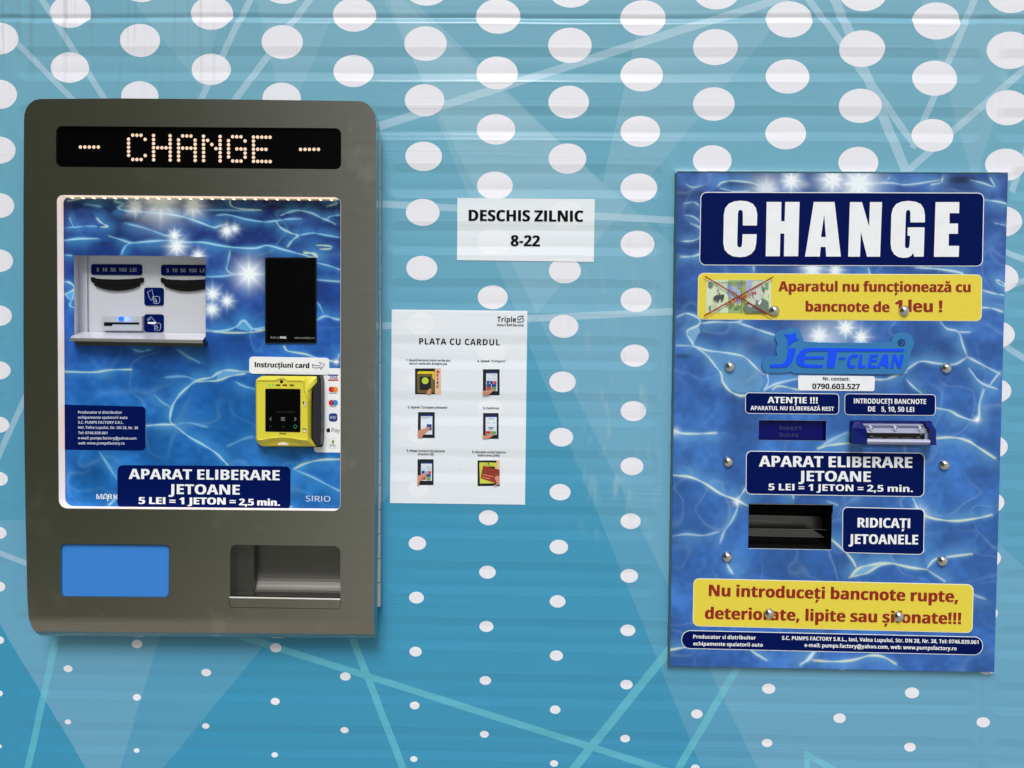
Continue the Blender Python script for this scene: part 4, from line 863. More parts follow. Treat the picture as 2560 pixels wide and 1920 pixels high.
# divider block at the left and rolled chute at the back
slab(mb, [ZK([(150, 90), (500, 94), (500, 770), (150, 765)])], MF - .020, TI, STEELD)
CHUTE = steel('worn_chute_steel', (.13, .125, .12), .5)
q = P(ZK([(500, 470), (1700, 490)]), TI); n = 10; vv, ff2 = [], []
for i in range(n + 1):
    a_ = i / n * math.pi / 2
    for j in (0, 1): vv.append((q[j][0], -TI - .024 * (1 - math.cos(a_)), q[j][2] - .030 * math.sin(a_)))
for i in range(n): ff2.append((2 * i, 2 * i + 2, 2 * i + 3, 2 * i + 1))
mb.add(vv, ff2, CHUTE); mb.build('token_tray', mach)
mb = MB(); lip = P(ZK([(178, 800), (1634, 824), (1634, 841), (176, 816)]), MF + .0006); top = lip[:2].copy(); top[:, 1] += .004; top[:, 2] += .0002
mb.add(np.vstack([lip, top]), [(0, 3, 2, 1), (0, 1, 5, 4)], mat('sky_bright_edge', (.92, .92, .92, 1), rough=.35, metal=.35, spec=.6)); mb.build('tray_lip', mach)  # lip coloured near white for the sky it reflects
mb = MB(); line(mb, ZK([(176, 820), (172, 905), (190, 930), (225, 940), (700, 948), (1590, 962), (1622, 950), (1634, 920), (1636, 845)]), .9, plane(MF + .0003), VOID); mb.build('tray_seam', mach)

# ------------------------------------------------------------------ yellow card terminal
TD = PD + .001
term = thing('card_terminal', 'yellow card payment terminal with black touch screen on the steel machine', 'card terminal', tuple(P1(720, 1118, PD)))
TYEL = mat('yellow_plastic', lin(210, 202, 62, K), rough=.42, spec=.4, scale=400, var=.03); TBLK = mat('dark_grey_plastic', lin(34, 36, 44), rough=.4)
mb = MB(); slab(mb, [rrect(ZC([(380, 345), (1265, 355), (1260, 1462), (395, 1458)]), 3, 3)], TD + .006, PD - .0005, BLACK); mb.build('back_plate', term)
mb = MB(); side = ZC([(1185, 370), (1225, 365), (1250, 420), (1248, 1400), (1215, 1440), (1180, 1438), (1130, 1380), (1105, 1300), (1120, 560), (1150, 510), (1190, 480)]); slab(mb, [chaikin(side, 1)], TD + .018, TD, TBLK); mb.build('card_swipe', term)
def res(lp, n, c):
    """resample a loop by direction from c"""
    a = np.array(lp + [lp[0]]); th = np.linspace(-math.pi, math.pi, n, endpoint=False); out = []
    for t_ in th:
        d = np.array((math.cos(t_), math.sin(t_))); best = None
        for i in range(len(a) - 1):
            p, e = a[i] - c, a[i + 1] - a[i]; den = d[0] * e[1] - d[1] * e[0]
            if abs(den) < 1e-9: continue
            s_ = (p[0] * e[1] - p[1] * e[0]) / den; u = (p[0] * d[1] - p[1] * d[0]) / den
            if s_ > 0 and -1e-6 <= u <= 1 + 1e-6 and (best is None or s_ > best): best = s_
        out.append(tuple(c + d * best))
    return out
oA = [(240, 440), (262, 412), (330, 372), (380, 366), (1150, 372), (1182, 376), (1182, 470), (1150, 500), (1115, 560), (1098, 640), (1098, 1330), (1120, 1385), (1182, 1430), (1180, 1450), (400, 1448), (320, 1440), (265, 1395), (246, 1360)]
oB = [(243, 460), (250, 435), (262, 428), (530, 430), (575, 415), (605, 402), (640, 398), (680, 405), (735, 435), (960, 435), (985, 445), (992, 560), (1005, 620), (1035, 700), (1048, 760), (1052, 1330), (1045, 1372), (930, 1362), (800, 1335), (640, 1325), (480, 1335), (350, 1362), (275, 1365), (250, 1345)]
oC = [(262, 470), (268, 445), (280, 440), (540, 440), (580, 425), (610, 412), (640, 408), (680, 415), (730, 445), (950, 445), (968, 455), (976, 560), (990, 625), (1020, 705), (1030, 760), (1034, 1315), (1028, 1345), (930, 1335), (800, 1308), (640, 1298), (480, 1308), (350, 1335), (285, 1338), (270, 1320)]
cc = np.array(ZC([(660, 900)])[0]); NN = 200
rA, rB, rC = (res(ZC(o_), NN, cc) for o_ in (oA, oB, oC))
rings = [P(rA, TD + .002), P(rA, TD + .014), P(rB, TD + .024), P([tuple(np.array(p) * .45 + np.array(q_) * .55) for p, q_ in zip(rB, rC)], TD + .0252), P(rC, TD + .0236)]
mb = MB(); vv = np.vstack(rings); ff2 = []
for k in range(len(rings) - 1):
    for i in range(NN): j = (i + 1) % NN; ff2.append((k * NN + i, (k + 1) * NN + i, (k + 1) * NN + j, k * NN + j))
mb.add(vv, ff2, TYEL); flat(mb, [rC], plane(TD + .0236), TYEL); body = mb.build('body', term)
for p in body.data.polygons: p.use_smooth = False
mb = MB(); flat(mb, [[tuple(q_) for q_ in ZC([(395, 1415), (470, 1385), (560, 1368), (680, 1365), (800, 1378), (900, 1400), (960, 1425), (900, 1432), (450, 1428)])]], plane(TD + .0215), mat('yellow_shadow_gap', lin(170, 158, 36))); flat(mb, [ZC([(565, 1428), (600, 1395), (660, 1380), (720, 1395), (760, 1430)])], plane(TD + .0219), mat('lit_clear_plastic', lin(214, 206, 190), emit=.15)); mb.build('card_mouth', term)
mb = MB(); slab(mb, [rrect(ZC([(388, 562), (928, 568), (926, 1232), (388, 1222)]), 2.5, 4)], TD + .0242, TD + .0235, GLASSBLK); ts = mb.build('touch_screen', term)
mb = MB(); s_ = plane(TD + .0245); IC = mat('screen_icon', lin(150, 154, 152), emit=.05); ICD = mat('screen_icon_dim', lin(46, 50, 52)); ICG = mat('screen_icon_green', lin(50, 150, 90), emit=.08)
line(mb, ZC([(485, 1005), (455, 1028), (485, 1052)]), 1.3, s_, IC); line(mb, ZC([(836, 1006), (864, 1030), (836, 1054)]), 1.3, s_, IC)
for y in (1008, 1028, 1048): line(mb, ZC([(630, y), (690, y)]), 1.1, s_, IC)
line(mb, ZC([(450, 1125), (488, 1163)]), .9, s_, ICD); line(mb, ZC([(488, 1125), (450, 1163)]), .9, plane(TD + .0247), ICD); line(mb, ZC([(640, 1136), (675, 1136), (686, 1150), (675, 1165), (648, 1165)]), .9, s_, ICD)
line(mb, ell(*ZC([(849, 1146)])[0], 4, n=20), 1.0, s_, ICG, True); tx(mb, 'Play to win Discount', ZC, (555, 932), (845, 934), 4.2, ICD, 'R', surf=s_); mb.build('icons', ts)
mb = MB(); flat(mb, [ell(*ZC([(636, 455)])[0], 4.1, n=20)], plane(TD + .0240), BLACK); mb.build('camera', term)
for k, x in enumerate((478, 583, 689, 795)):
    mb = MB(); flat(mb, [rrect(ZC([(x - 34, 496), (x + 34, 497), (x + 34, 523), (x - 34, 522)]), 1.6, 3)], plane(TD + .0239), mat('indicator_lit_rim', lin(60, 150, 60)) if k == 0 else mat('indicator_rim', lin(72, 62, 30)))
    flat(mb, [rrect(ZC([(x - 24, 503), (x + 24, 504), (x + 24, 517), (x - 24, 516)]), 1, 3)], plane(TD + .0241), mat('indicator_green', lin(110, 235, 110), emit=.8) if k == 0 else mat('indicator_off', lin(110, 92, 44))); mb.build('indicator', term)
mb = MB(); s_ = plane(TD + .0240); tx(mb, 'NAYAX', ZC, (605, 1267), (712, 1269), 4.6, INK, 'I', surf=s_); mb.build('lettering', term)
mb = MB(); flat(mb, [ZC(B4(985, 765, 1008, 830))], s_, WHITE); line(mb, ZC([(985, 765), (1008, 765), (1008, 830), (985, 830)]), .6, plane(TD + .0242), INK, True); flat(mb, [ZC([(968, 760), (986, 765), (984, 800), (966, 790)])], plane(TD + .0241), INK); mb.build('pictogram', term); mb = MB(); flat(mb, [ZC([(958, 1175), (1018, 1178), (1018, 1190), (958, 1188)])], s_, INK); flat(mb, [ZC([(970, 1192), (1010, 1192), (1006, 1232), (972, 1230)])], s_, WHITE); line(mb, ZC([(970, 1192), (1010, 1192), (1006, 1232), (972, 1230)]), .6, plane(TD + .0242), INK, True); mb.build('pictogram', term)

# ================================================================== the blue sign machine (right)
BD = 0.010
panel = thing('change_machine', 'large blue CHANGE sign panel with water print, yellow warnings and domed rivets', 'change machine', tuple(P1(2080, 1674, 0)))
RC = [(1693, 432), (2520, 434.5), (2485.5, 1680.5), (1675, 1665)]
pr = Pool(1680, 430, 2515, 1680, 2.2, [(0, (42, 76, 144)), (.2, (42, 84, 156)), (.5, (44, 95, 168)), (.8, (44, 97, 172)), (1, (42, 92, 168))], 55)
R4 = [([(340, 160), (370, 130), (440, 120), (540, 130), (600, 150)], 2.2, .7), ([(360, 165), (450, 185), (540, 180)], 2, .6), ([(1300, 130), (1400, 130), (1500, 140), (1700, 110)], 2, .7), ([(1350, 130), (1390, 95)], 1.6, .6), ([(1710, 95), (1700, 125), (1640, 140)], 1.9, .7), ([(1880, 110), (1960, 130), (2025, 150), (2000, 100)], 2, .7), ([(150, 330), (200, 340), (245, 380), (255, 440)], 1.8, .6), ([(130, 490), (200, 485), (255, 460)], 1.8, .7), ([(125, 585), (200, 580), (260, 560)], 2.4, .8), ([(140, 260), (200, 250), (230, 270)], 1.7, .5),
      ([(150, 140), (190, 160), (250, 150)], 2.5, .4), ([(180, 380), (230, 400), (250, 420)], 3, .5), ([(1560, 640), (1700, 650), (1830, 670), (1850, 685)], 2.8, .9), ([(1970, 230), (2050, 240), (2110, 255)], 2.2, .85), ([(2030, 370), (2110, 385)], 1.6, .5), ([(2050, 720), (2085, 745), (2110, 748), (2075, 718), (2050, 715)], 2.2, .8), ([(1965, 775), (2040, 795), (2100, 805)], 2.2, .8), ([(1960, 880), (2030, 885), (2095, 905)], 2.4, .85),
      ([(110, 950), (170, 930), (240, 960), (240, 1000), (170, 1040), (205, 1110), (215, 1125)], 2.6, .85), ([(250, 990), (340, 980), (470, 980), (510, 965)], 2.3, .8), ([(470, 980), (560, 1010), (650, 1040), (720, 1060)], 2.4, .8), ([(110, 1125), (215, 1130), (300, 1155), (430, 1170), (520, 1190), (580, 1240), (640, 1300)], 2.6, .85), ([(215, 1130), (290, 1180), (340, 1240), (385, 1300), (390, 1346)], 2.4, .8),
      ([(1720, 970), (1760, 1010), (1830, 1030), (1860, 1110), (1890, 1180)], 2.3, .8), ([(1830, 1030), (1900, 1030)], 2, .7), ([(1890, 1180), (1810, 1225), (1700, 1220), (1600, 1210), (1520, 1260)], 2.5, .8), ([(1890, 1180), (1970, 1220), (2090, 1280)], 2.6, .8), ([(570, 640), (575, 680)], 2, .6), ([(1270, 645), (1280, 680)], 2, .6)]
for p_, w, a in R4: pr.stroke(Z4(p_), w, a, .15)
R5 = [([(330, 30), (340, 80), (380, 130), (430, 152), (470, 150)], 2.6, .8, .8), ([(570, 20), (580, 80), (560, 125)], 2.4, .8, 0), ([(560, 125), (620, 90), (740, 60)], 2.8, .9, 0), ([(600, 120), (640, 100), (740, 120)], 2.3, .7, .9), ([(1130, 60), (1200, 60), (1250, 40), (1310, 20)], 2.4, .7, .7), ([(1310, 60), (1350, 100), (1390, 130)], 2.4, .7, 0), ([(1450, 205), (1540, 220), (1600, 250), (1690, 268), (1700, 180), (1720, 110)], 2.7, .9, .3), ([(1640, 0), (1700, 70), (1790, 105)], 2.5, .85, .1), ([(1740, 100), (1800, 20)], 2.2, .8, 0),
      ([(90, 340), (130, 355), (230, 355), (310, 350)], 2.8, .85, .3), ([(850, 425), (900, 410), (970, 400), (1040, 395)], 2.5, .85, .8), ([(860, 420), (920, 380), (1000, 340)], 4, .5, 0), ([(1455, 365), (1560, 360), (1640, 375), (1700, 410), (1790, 465)], 2.7, .85, .8), ([(85, 575), (180, 585), (260, 620), (340, 670), (420, 700), (480, 730)], 3, .9, .6), ([(420, 700), (430, 740), (400, 810), (360, 870), (340, 930)], 3, .6, 0), ([(420, 710), (450, 670), (470, 640)], 3, .7, 0),
      ([(1360, 680), (1380, 720), (1400, 760)], 3, .8, 0), ([(1395, 760), (1480, 785), (1580, 795), (1700, 780), (1780, 760)], 2.7, .85, .7), ([(1400, 765), (1410, 900), (1430, 960)], 3, .45, 0), ([(920, 890), (990, 950), (1040, 1000), (1070, 1050)], 2.7, .7, .5), ([(1030, 1100), (1080, 1050), (1150, 1030), (1240, 1020), (1350, 1040), (1440, 1050)], 2.9, .85, .8), ([(1040, 1095), (1120, 1075), (1180, 1040), (1240, 1022)], 2.5, .7, .6), ([(1440, 1050), (1480, 1000), (1540, 985), (1680, 965)], 2.7, .75, .5), ([(1440, 1050), (1540, 1110)], 2.5, .6, 0),
      ([(90, 895), (160, 885), (250, 890), (330, 870)], 3, .5, 0), ([(370, 1020), (390, 1060), (410, 1090)], 4, .75, 0), ([(75, 1495), (160, 1480), (250, 1465), (320, 1460)], 2.8, .85, .9), ([(480, 1465), (530, 1500), (600, 1540)], 2.6, .75, .3), ([(780, 1560), (820, 1530), (860, 1480)], 5, .9, 0), ([(850, 1535), (960, 1540), (1060, 1530), (1150, 1505), (1220, 1510), (1290, 1545)], 2.8, .85, .9), ([(1640, 1150), (1700, 1180), (1760, 1200)], 3, .45, 0), ([(720, 650), (725, 690)], 4, .6, 0), ([(900, 700), (960, 720)], 3, .3, 0)]
for p_, w, a, yl in R5: pr.stroke(Z5(p_), w, a, yl)
for x, y, r, a, b in ((790, 120, 50, .95, .3), (1040, 110, 60, .95, .34), (1200, 135, 80, .95, .36), (640, 170, 42, .7, .5), (930, 650, 50, .9, .3), (1070, 660, 40, .9, .25), (1140, 1010, 62, 1, .2), (980, 1060, 50, .95, .32), (1235, 1065, 46, 1, .22), (1000, 1110, 60, .5, .6)): pr.star(Z4([(x, y)])[0], r, a, b)
for cx, cy, rx, ry, a in ((640, 165, 90, 22, .55), (820, 140, 80, 26, .5), (1180, 150, 120, 30, .6), (960, 655, 110, 24, .35), (1010, 1080, 120, 30, .35)): pr.wht = np.maximum(pr.wht, a * np.exp(-(((pr.X - Z4([(cx, cy)])[0][0]) / (rx / 2.4)) ** 2 + ((pr.Y - Z4([(cx, cy)])[0][1]) / (ry / 2.4)) ** 2)))
pr.star(Z5([(425, 712)])[0], 24, .7); pr.star(Z5([(1690, 265)])[0], 20, .9); pr.star(Z5([(1400, 760)])[0], 34, .7, .3); pr.star(Z5([(95, 345)])[0], 16, .5, .4)
pr.fill(Z4([(215, 1130), (430, 1170), (520, 1190), (580, 1240), (650, 1330), (620, 1400), (480, 1410), (400, 1360), (350, 1250)]), .40, (120, 184, 224)); pr.fill(Z4([(170, 1040), (240, 1000), (250, 1040), (210, 1115)]), .5, (150, 205, 235)); pr.fill(Z5([(860, 422), (920, 380), (1010, 330), (1040, 393), (960, 402)]), .35, (150, 205, 230)); pr.fill(Z5([(1035, 1098), (1080, 1052), (1150, 1032), (1230, 1024), (1150, 1060)]), .55, (150, 205, 235)); pr.fill(Z5([(790, 1555), (850, 1490), (840, 1535)]), .6, (190, 225, 240))
pr.dark(Z4([(1820, 110)])[0], 40, 9, .6); pr.dark(Z4([(500, 135)])[0], 60, 8, .45); pr.dark(Z4([(1000, 175)])[0], 30, 4, .5); pr.dark(Z4([(200, 520)])[0], 40, 8, .35); pr.dark(Z4([(170, 200)])[0], 50, 10, .3); pr.dark(Z4([(140, 1190)])[0], 25, 6, .5)
img = pr.done(cyan=(200, 228, 244), hal=(100, 166, 216))
LCDH = Z8([(517, 1078), (1008, 1083), (1003, 1226), (513, 1221)]); TOK = ZT([(190, 240), (1970, 268), (1945, 1222), (180, 1195)])
board = pool_board('printed_board', pr, img, RC, BD, [LCDH, TOK], pool_material('pool_print_faded', .30, .38), panel, .01, BLACK)
EDGE = mat('board_edge', lin(40, 62, 92), rough=.6); mb = MB(); fr = P(RC, BD); bk = P(RC, 0) * 1.0; bk[:, 0] = fr[:, 0]; bk[:, 2] = fr[:, 2]; bk[:, 1] = .004
mb.add(np.vstack([fr, bk]), [(i, 4 + i, 4 + (i + 1) % 4, (i + 1) % 4) for i in range(4)], EDGE); mb.build('board_edge', panel)
# dark sealant bead round the board
mb = MB(); SEAL = mat('grey_green_sealant', lin(74, 112, 116), rough=.6, bump=.4, scale=150)
for (ax, ay), (bx, by), w in (((1690, 432), (1671, 1668), 7), ((1693, 428.5), (2521, 431.5), 3)):
    v_ = []
    nseg = 60
    for i in range(nseg + 1):
        s_ = i / nseg; x, y = ax + (bx - ax) * s_ , ay + (by - ay) * s_; dx, dy = ((1, 0) if abs(bx - ax) < abs(by - ay) else (0, 1)); jit = RNG.uniform(-.5, .5)
        v_ += [P1(x - dx * (w / 2 + jit), y - dy * (w / 2 + jit), .0005), P1(x, y, .0065), P1(x + dx * w / 2, y + dy * w / 2, .0078)]
    f_ = []
    for i in range(nseg):
        for k in (0, 1):
            a = 3 * i + k; f_.append((a, a + 3, a + 4, a + 1))
    mb.add(v_, f_, SEAL)
mb.build('sealant', panel)
def plate(name, c, r, fill, border, bw=2.0, d=BD + .0004):
    mb = MB(); slab(mb, [rrect(c, r)], d, BD - .0005, border); flat(mb, [rrect(inset(c, bw), max(r - bw, 1))], plane(d + .0003), fill); return mb.build(name, panel)
T_ = plane(BD + .0011)
def lettering(parent, rows, m, z, surf=T_):
    for s_, a, b, cap in rows: mb = MB(); tx(mb, s_, z, a, b, cap, m, surf=surf, wt=.032 if cap > 15 else 0.015); mb.build('lettering', parent)
hp = plate('header_plate', ZH([(64, 59), (2184, 65), (2173, 616), (54, 607)]), 16, NAVY, WHITE, 1.9)
IMP = {'C': [[(485, 310), (380, 310), (380, 220), (377, 200), (362, 192), (347, 200), (343, 225), (338, 440), (340, 465), (355, 475), (370, 468), (375, 445), (378, 375), (483, 375), (480, 440), (470, 490), (440, 525), (400, 543), (355, 547), (305, 540), (268, 520), (243, 490), (234, 440), (238, 230), (248, 180), (275, 147), (315, 130), (362, 124), (415, 130), (455, 148), (478, 180), (487, 225)]],
       'H': [[(558, 134), (668, 134), (666, 278), (692, 278), (697, 134), (804, 134), (793, 540), (687, 540), (690, 370), (660, 370), (656, 540), (551, 540)]],
       'A': [[(910, 134), (1065, 134), (1112, 542), (1003, 542), (998, 470), (962, 470), (955, 542), (845, 542)], [(988, 228), (1000, 396), (964, 396)]],
       'N': [[(1180, 135), (1270, 135), (1323, 318), (1330, 135), (1420, 135), (1405, 543), (1308, 543), (1262, 358), (1255, 543), (1167, 543)]],
       'G': [[(1740, 287), (1632, 287), (1632, 215), (1628, 198), (1615, 194), (1602, 200), (1598, 220), (1591, 450), (1593, 475), (1607, 482), (1620, 476), (1626, 455), (1630, 388), (1610, 386), (1612, 324), (1738, 324), (1731, 543), (1660, 543), (1653, 515), (1640, 535), (1615, 548), (1580, 552), (1540, 545), (1510, 525), (1490, 490), (1484, 440), (1490, 230), (1500, 185), (1525, 150), (1565, 132), (1615, 126), (1670, 132), (1710, 150), (1732, 185), (1740, 230)]],
       'E': [[(1820, 135), (1998, 135), (1996, 218), (1925, 218), (1924, 295), (1988, 295), (1987, 372), (1919, 372), (1918, 462), (1996, 462), (1993, 544), (1808, 544)]]}
mb = MB()
for lp in IMP.values(): flat(mb, [ZH(q_) for q_ in lp], T_, WHITE)
mb.build('lettering', hp)
wp = plate('warning_plate', Z8([(74, 7), (2141, 18), (2136, 358), (69, 345)]), 14, YEL, PALE, 1.6)
lettering(wp, [('Aparatul nu funcționează cu', (660, 140), (2055, 146), 25), ('bancnote de', (858, 287), (1465, 291), 25), ('1', (1508, 289), (1556, 290), 29.5), ('leu !', (1606, 290), (1848, 292), 29)], RED, Z8)
# banknote picture, crossed out
mb = MB(); d = BD + .0010
def bl(lp, m):
    global d
    flat(mb, [ZB(lp)], plane(d), m); d += .00008
NG = mat('note_pale_green', lin(206, 222, 190)); NG2 = mat('note_mid_green', lin(150, 180, 120)); NY = mat('note_olive', lin(164, 172, 86)); NV = mat('note_violet', lin(134, 146, 196)); NV2 = mat('note_violet_light', lin(160, 172, 214)); NGR = mat('note_grey_green', lin(104, 124, 112)); NGD = mat('note_dark_grey', lin(70, 76, 84)); NLT = mat('note_light_grey', lin(196, 204, 196)); NDG = mat('note_leaf_green', lin(104, 140, 84)); NLY = mat('note_lemon', lin(220, 216, 150)); NTG = mat('note_teal', lin(110, 164, 130))
bl([(262, 195), (1892, 200), (1886, 1036), (248, 1025)], NG); bl(B4(805, 202, 1160, 1028), NG2); bl(B4(1160, 205, 1250, 1030), NY); bl([(830, 700), (1130, 640), (1120, 830), (960, 850)], NLY); bl([(1250, 205), (1440, 205), (1380, 420), (1300, 560), (1250, 480)], NV2)
bl([(1740, 270), (1825, 275), (1815, 455), (1735, 450)], NTG); bl(B4(1130, 205, 1150, 1030), NDG)
for px_, py_, rx_, ry_ in ((845, 370, 55, 85), (940, 420, 60, 50), (1095, 350, 55, 62), (1000, 470, 90, 40), (850, 520, 70, 60), (900, 600, 60, 80), (1080, 540, 50, 70), (1060, 720, 60, 90)): bl(ell(px_, py_, rx_, ry_, 14), NV if (px_ // 5) % 2 else NV2)
for a in ([(820, 900), (900, 800), (980, 790), (900, 900)], [(940, 950), (1010, 840), (1090, 830), (1040, 930)], [(1000, 900), (1130, 830), (1150, 860), (1060, 940)]): bl(a, NDG)
bl([(430, 690), (450, 620), (540, 570), (600, 600), (660, 560), (712, 570), (705, 660), (660, 740), (625, 745), (640, 660), (580, 690), (575, 755), (520, 760), (530, 690), (480, 750), (455, 755), (490, 680), (440, 700)], NGD); bl([(575, 510), (610, 540), (620, 600), (595, 605)], NGD); bl(B4(550, 420, 562, 545), NGD); bl(B4(530, 452, 588, 464), NGD)
bl([(310, 270), (335, 255), (365, 240), (395, 255), (428, 275), (425, 360), (370, 395), (315, 365)], NGR); bl([(1250, 1030), (1190, 900), (1230, 800), (1340, 740), (1560, 760), (1660, 650), (1820, 740), (1840, 1032)], NGR); bl([(1400, 400), (1470, 300), (1580, 270), (1680, 300), (1735, 400), (1730, 500), (1680, 620), (1600, 720), (1520, 720), (1440, 640), (1400, 520)], NLT); bl([(1650, 340), (1735, 400), (1730, 500), (1690, 560), (1650, 480)], NGR); bl([(1300, 860), (1340, 740), (1400, 640), (1490, 700), (1500, 800), (1400, 890)], NLT); bl(ell(1655, 540, 36, 56, 12), NLT); bl([(1560, 760), (1660, 680), (1640, 760), (1580, 840)], WHITE)
bl(B4(400, 824, 520, 832), NGR); bl(B4(390, 856, 540, 862), NGR); bl(B4(600, 824, 650, 832), NGR); bl(B4(1815, 560, 1825, 650), NGR)
tx(mb, 'BANCA NAȚIONALĂ A ROMÂNIEI', ZB, (445, 290), (1240, 292), 4.2, NGD, surf=plane(d)); tx(mb, '1', ZB, (300, 975), (375, 975), 12.5, NGR, surf=plane(d)); tx(mb, 'LEU', ZB, (440, 975), (608, 980), 6.2, NGD, 'R', surf=plane(d))
for k in range(5): line(mb, ZB([(1430 + k * 55, 240 - (k % 2) * 22), (1460 + k * 55, 205 + (k % 2) * 20), (1490 + k * 55, 232)]), .9, plane(d + .0001 * (k % 3)), NGD)
for k in range(5): line(mb, ZB([(1410 + k * 55, 1020 - (k % 2) * 22), (1440 + k * 55, 985 + (k % 2) * 20), (1470 + k * 55, 1012)]), .9, plane(d + .0001 * (k % 3)), NGD)
bnk = mb.build('banknote_picture', wp)
mb = MB(); d += .0004; SPM = mat('specimen_red', lin(176, 48, 60)); tx(mb, 'SPECIMEN', ZB, (765, 865), (1525, 545), 8.6, SPM, surf=plane(d), track=.16); mb.build('overprint', wp)
mb = MB(); d += .0003; line(mb, ZB([(222, 108), (1905, 1118)]), 3.1, plane(d), RED); line(mb, ZB([(1945, 124), (200, 1106)]), 3.1, plane(d + .0002), RED); mb.build('cross', wp)
# raised logo plate
LOGO = [(215, 480), (345, 480), (320, 430), (318, 370), (345, 310), (310, 270), (300, 220), (320, 170), (360, 138), (410, 130), (450, 135), (480, 105), (540, 90), (600, 102), (640, 145), (652, 210), (675, 250), (688, 297), (1830, 305), (1840, 250), (1870, 200), (1920, 168), (1985, 157), (2050, 170), (2105, 210), (2132, 270), (2135, 320), (2110, 380), (2095, 440), (2050, 600), (2030, 660), (1990, 705), (1940, 718), (620, 705), (550, 700), (505, 675), (450, 698), (215, 700), (160, 675), (130, 620), (130, 570), (160, 515)]
mb = MB(); slab(mb, [chaikin(ZL(LOGO), 2)], BD + .0022, BD - .0005, mat('logo_plate_blue', lin(44, 116, 174, K), rough=.4)); lp_ = mb.build('logo_plate', panel)
FOIL = mat('shiny_blue_foil', lin(2, 72, 255, 1.25), rough=.18, metal=.2, spec=.4, var=.1); FEDGE = mat('foil_rim', lin(96, 176, 240), rough=.3)
LTR = [[(430, 185), (490, 190), (540, 175), (582, 145), (572, 195), (585, 235), (620, 260), (570, 275), (520, 310), (460, 370), (475, 310), (472, 250)], [(480, 370), (578, 372), (560, 470), (530, 550), (480, 605), (430, 625), (235, 625), (245, 585), (380, 582), (430, 560), (460, 500)],
       [(735, 368), (2015, 380), (2000, 415), (1125, 412), (1085, 630), (980, 630), (1010, 410), (770, 408), (720, 430), (690, 480), (960, 480), (950, 515), (680, 515), (690, 560), (720, 585), (938, 590), (930, 628), (690, 625), (620, 600), (585, 550), (590, 480), (625, 420), (680, 380)], [(1150, 490), (1235, 490), (1225, 520), (1140, 520)],
       [(1400, 452), (1395, 490), (1330, 490), (1305, 510), (1290, 560), (1300, 595), (1365, 597), (1355, 632), (1280, 632), (1255, 600), (1258, 540), (1275, 480), (1320, 452)], [(1425, 455), (1460, 455), (1440, 595), (1500, 597), (1495, 632), (1390, 632)], [(1555, 455), (1665, 455), (1660, 488), (1590, 488), (1585, 520), (1650, 522), (1645, 552), (1578, 552), (1572, 597), (1640, 600), (1632, 632), (1520, 632)],
       [(1730, 455), (1790, 455), (1802, 632), (1752, 632), (1748, 598), (1700, 598), (1685, 632), (1640, 632)], [(1860, 455), (1900, 455), (1935, 560), (1955, 455), (2003, 455), (1965, 632), (1925, 632), (1885, 520), (1865, 632), (1820, 632)]]
mb = MB()
for lp in LTR: slab(mb, [ZL(lp)], BD + .0033, BD + .0022, FOIL, FEDGE)
s_ = plane(BD + .0026); RBL = mat('registered_navy', lin(16, 22, 104)); line(mb, ell(*ZL([(1970, 300)])[0], 7.8, n=24), 2.6, s_, RBL, True); tx(mb, 'R', ZL, (1945, 322), (1995, 322), 8.2, RBL, surf=s_); mb.build('lettering', lp_)
cp = MB(); slab(cp, [rrect(Z8([(802, 752), (1360, 758), (1357, 867), (802, 862)]), 5)], BD + .0008, BD - .0005, WHITE); cp = cp.build('contact_label', panel)
lettering(cp, [('Nr. contact:', (983, 788), (1175, 791), 8.6)], DARKBLUE, Z8, plane(BD + .0012)); lettering(cp, [('0790.603.527', (905, 851), (1250, 854), 13.6)], INK, Z8, plane(BD + .0012))
ap = plate('notice_plate', Z8([(417, 876), (1101, 885), (1099, 1038), (416, 1030)]), 10, NAVY, WHITE, 1.5); lettering(ap, [('ATENȚIE !!!', (580, 953), (942, 957), 15.6), ('APARATUL NU ELIBEREAZĂ REST', (455, 1004), (1062, 1010), 10.2)], WHITE, Z8)
ip = plate('notice_plate', Z8([(1139, 884), (1804, 890), (1801, 1046), (1139, 1040)]), 10, NAVY, WHITE, 1.5); lettering(ip, [('INTRODUCEȚI BANCNOTE', (1207, 956), (1732, 961), 12.4), ('DE', (1310, 1014), (1362, 1015), 12.4), ('5, 10, 50 LEI', (1407, 1015), (1645, 1018), 12.4)], WHITE, Z8)
pp_ = plate('price_plate', Z5([(467, 429), (1394, 440), (1391, 669), (465, 655)]), 14, NAVY, WHITE, 1.8); lettering(pp_, [('APARAT ELIBERARE', (535, 511), (1327, 518), 27), ('JETOANE', (740, 586), (1112, 590), 25.8), ('5 LEI = 1 JETON = 2,5 min.', (584, 633), (1330, 643), 16.4)], WHITE, Z5)
rp = plate('pickup_plate', Z5([(967, 720), (1393, 730), (1389, 969), (965, 958)]), 13, NAVY, WHITE, 1.8); lettering(rp, [('RIDICAȚI', (1046, 826), (1316, 830), 24), ('JETOANELE', (1000, 911), (1357, 915), 24)], WHITE, Z5)
wp2 = plate('warning_plate', Z5([(194, 1090), (1647, 1122), (1641, 1374), (190, 1338)]), 15, YEL, PALE, 1.8); lettering(wp2, [('Nu introduceți bancnote rupte,', (275, 1182), (1565, 1214), 28.5), ('deteriorate, lipite sau șifonate!!!', (255, 1300), (1580, 1328), 28.5)], RED, Z5)
mk = plate('maker_plate', Z5([(133, 1359), (1697, 1394), (1694, 1490), (130, 1455)]), 22, NAVY, WHITE, 1.6)
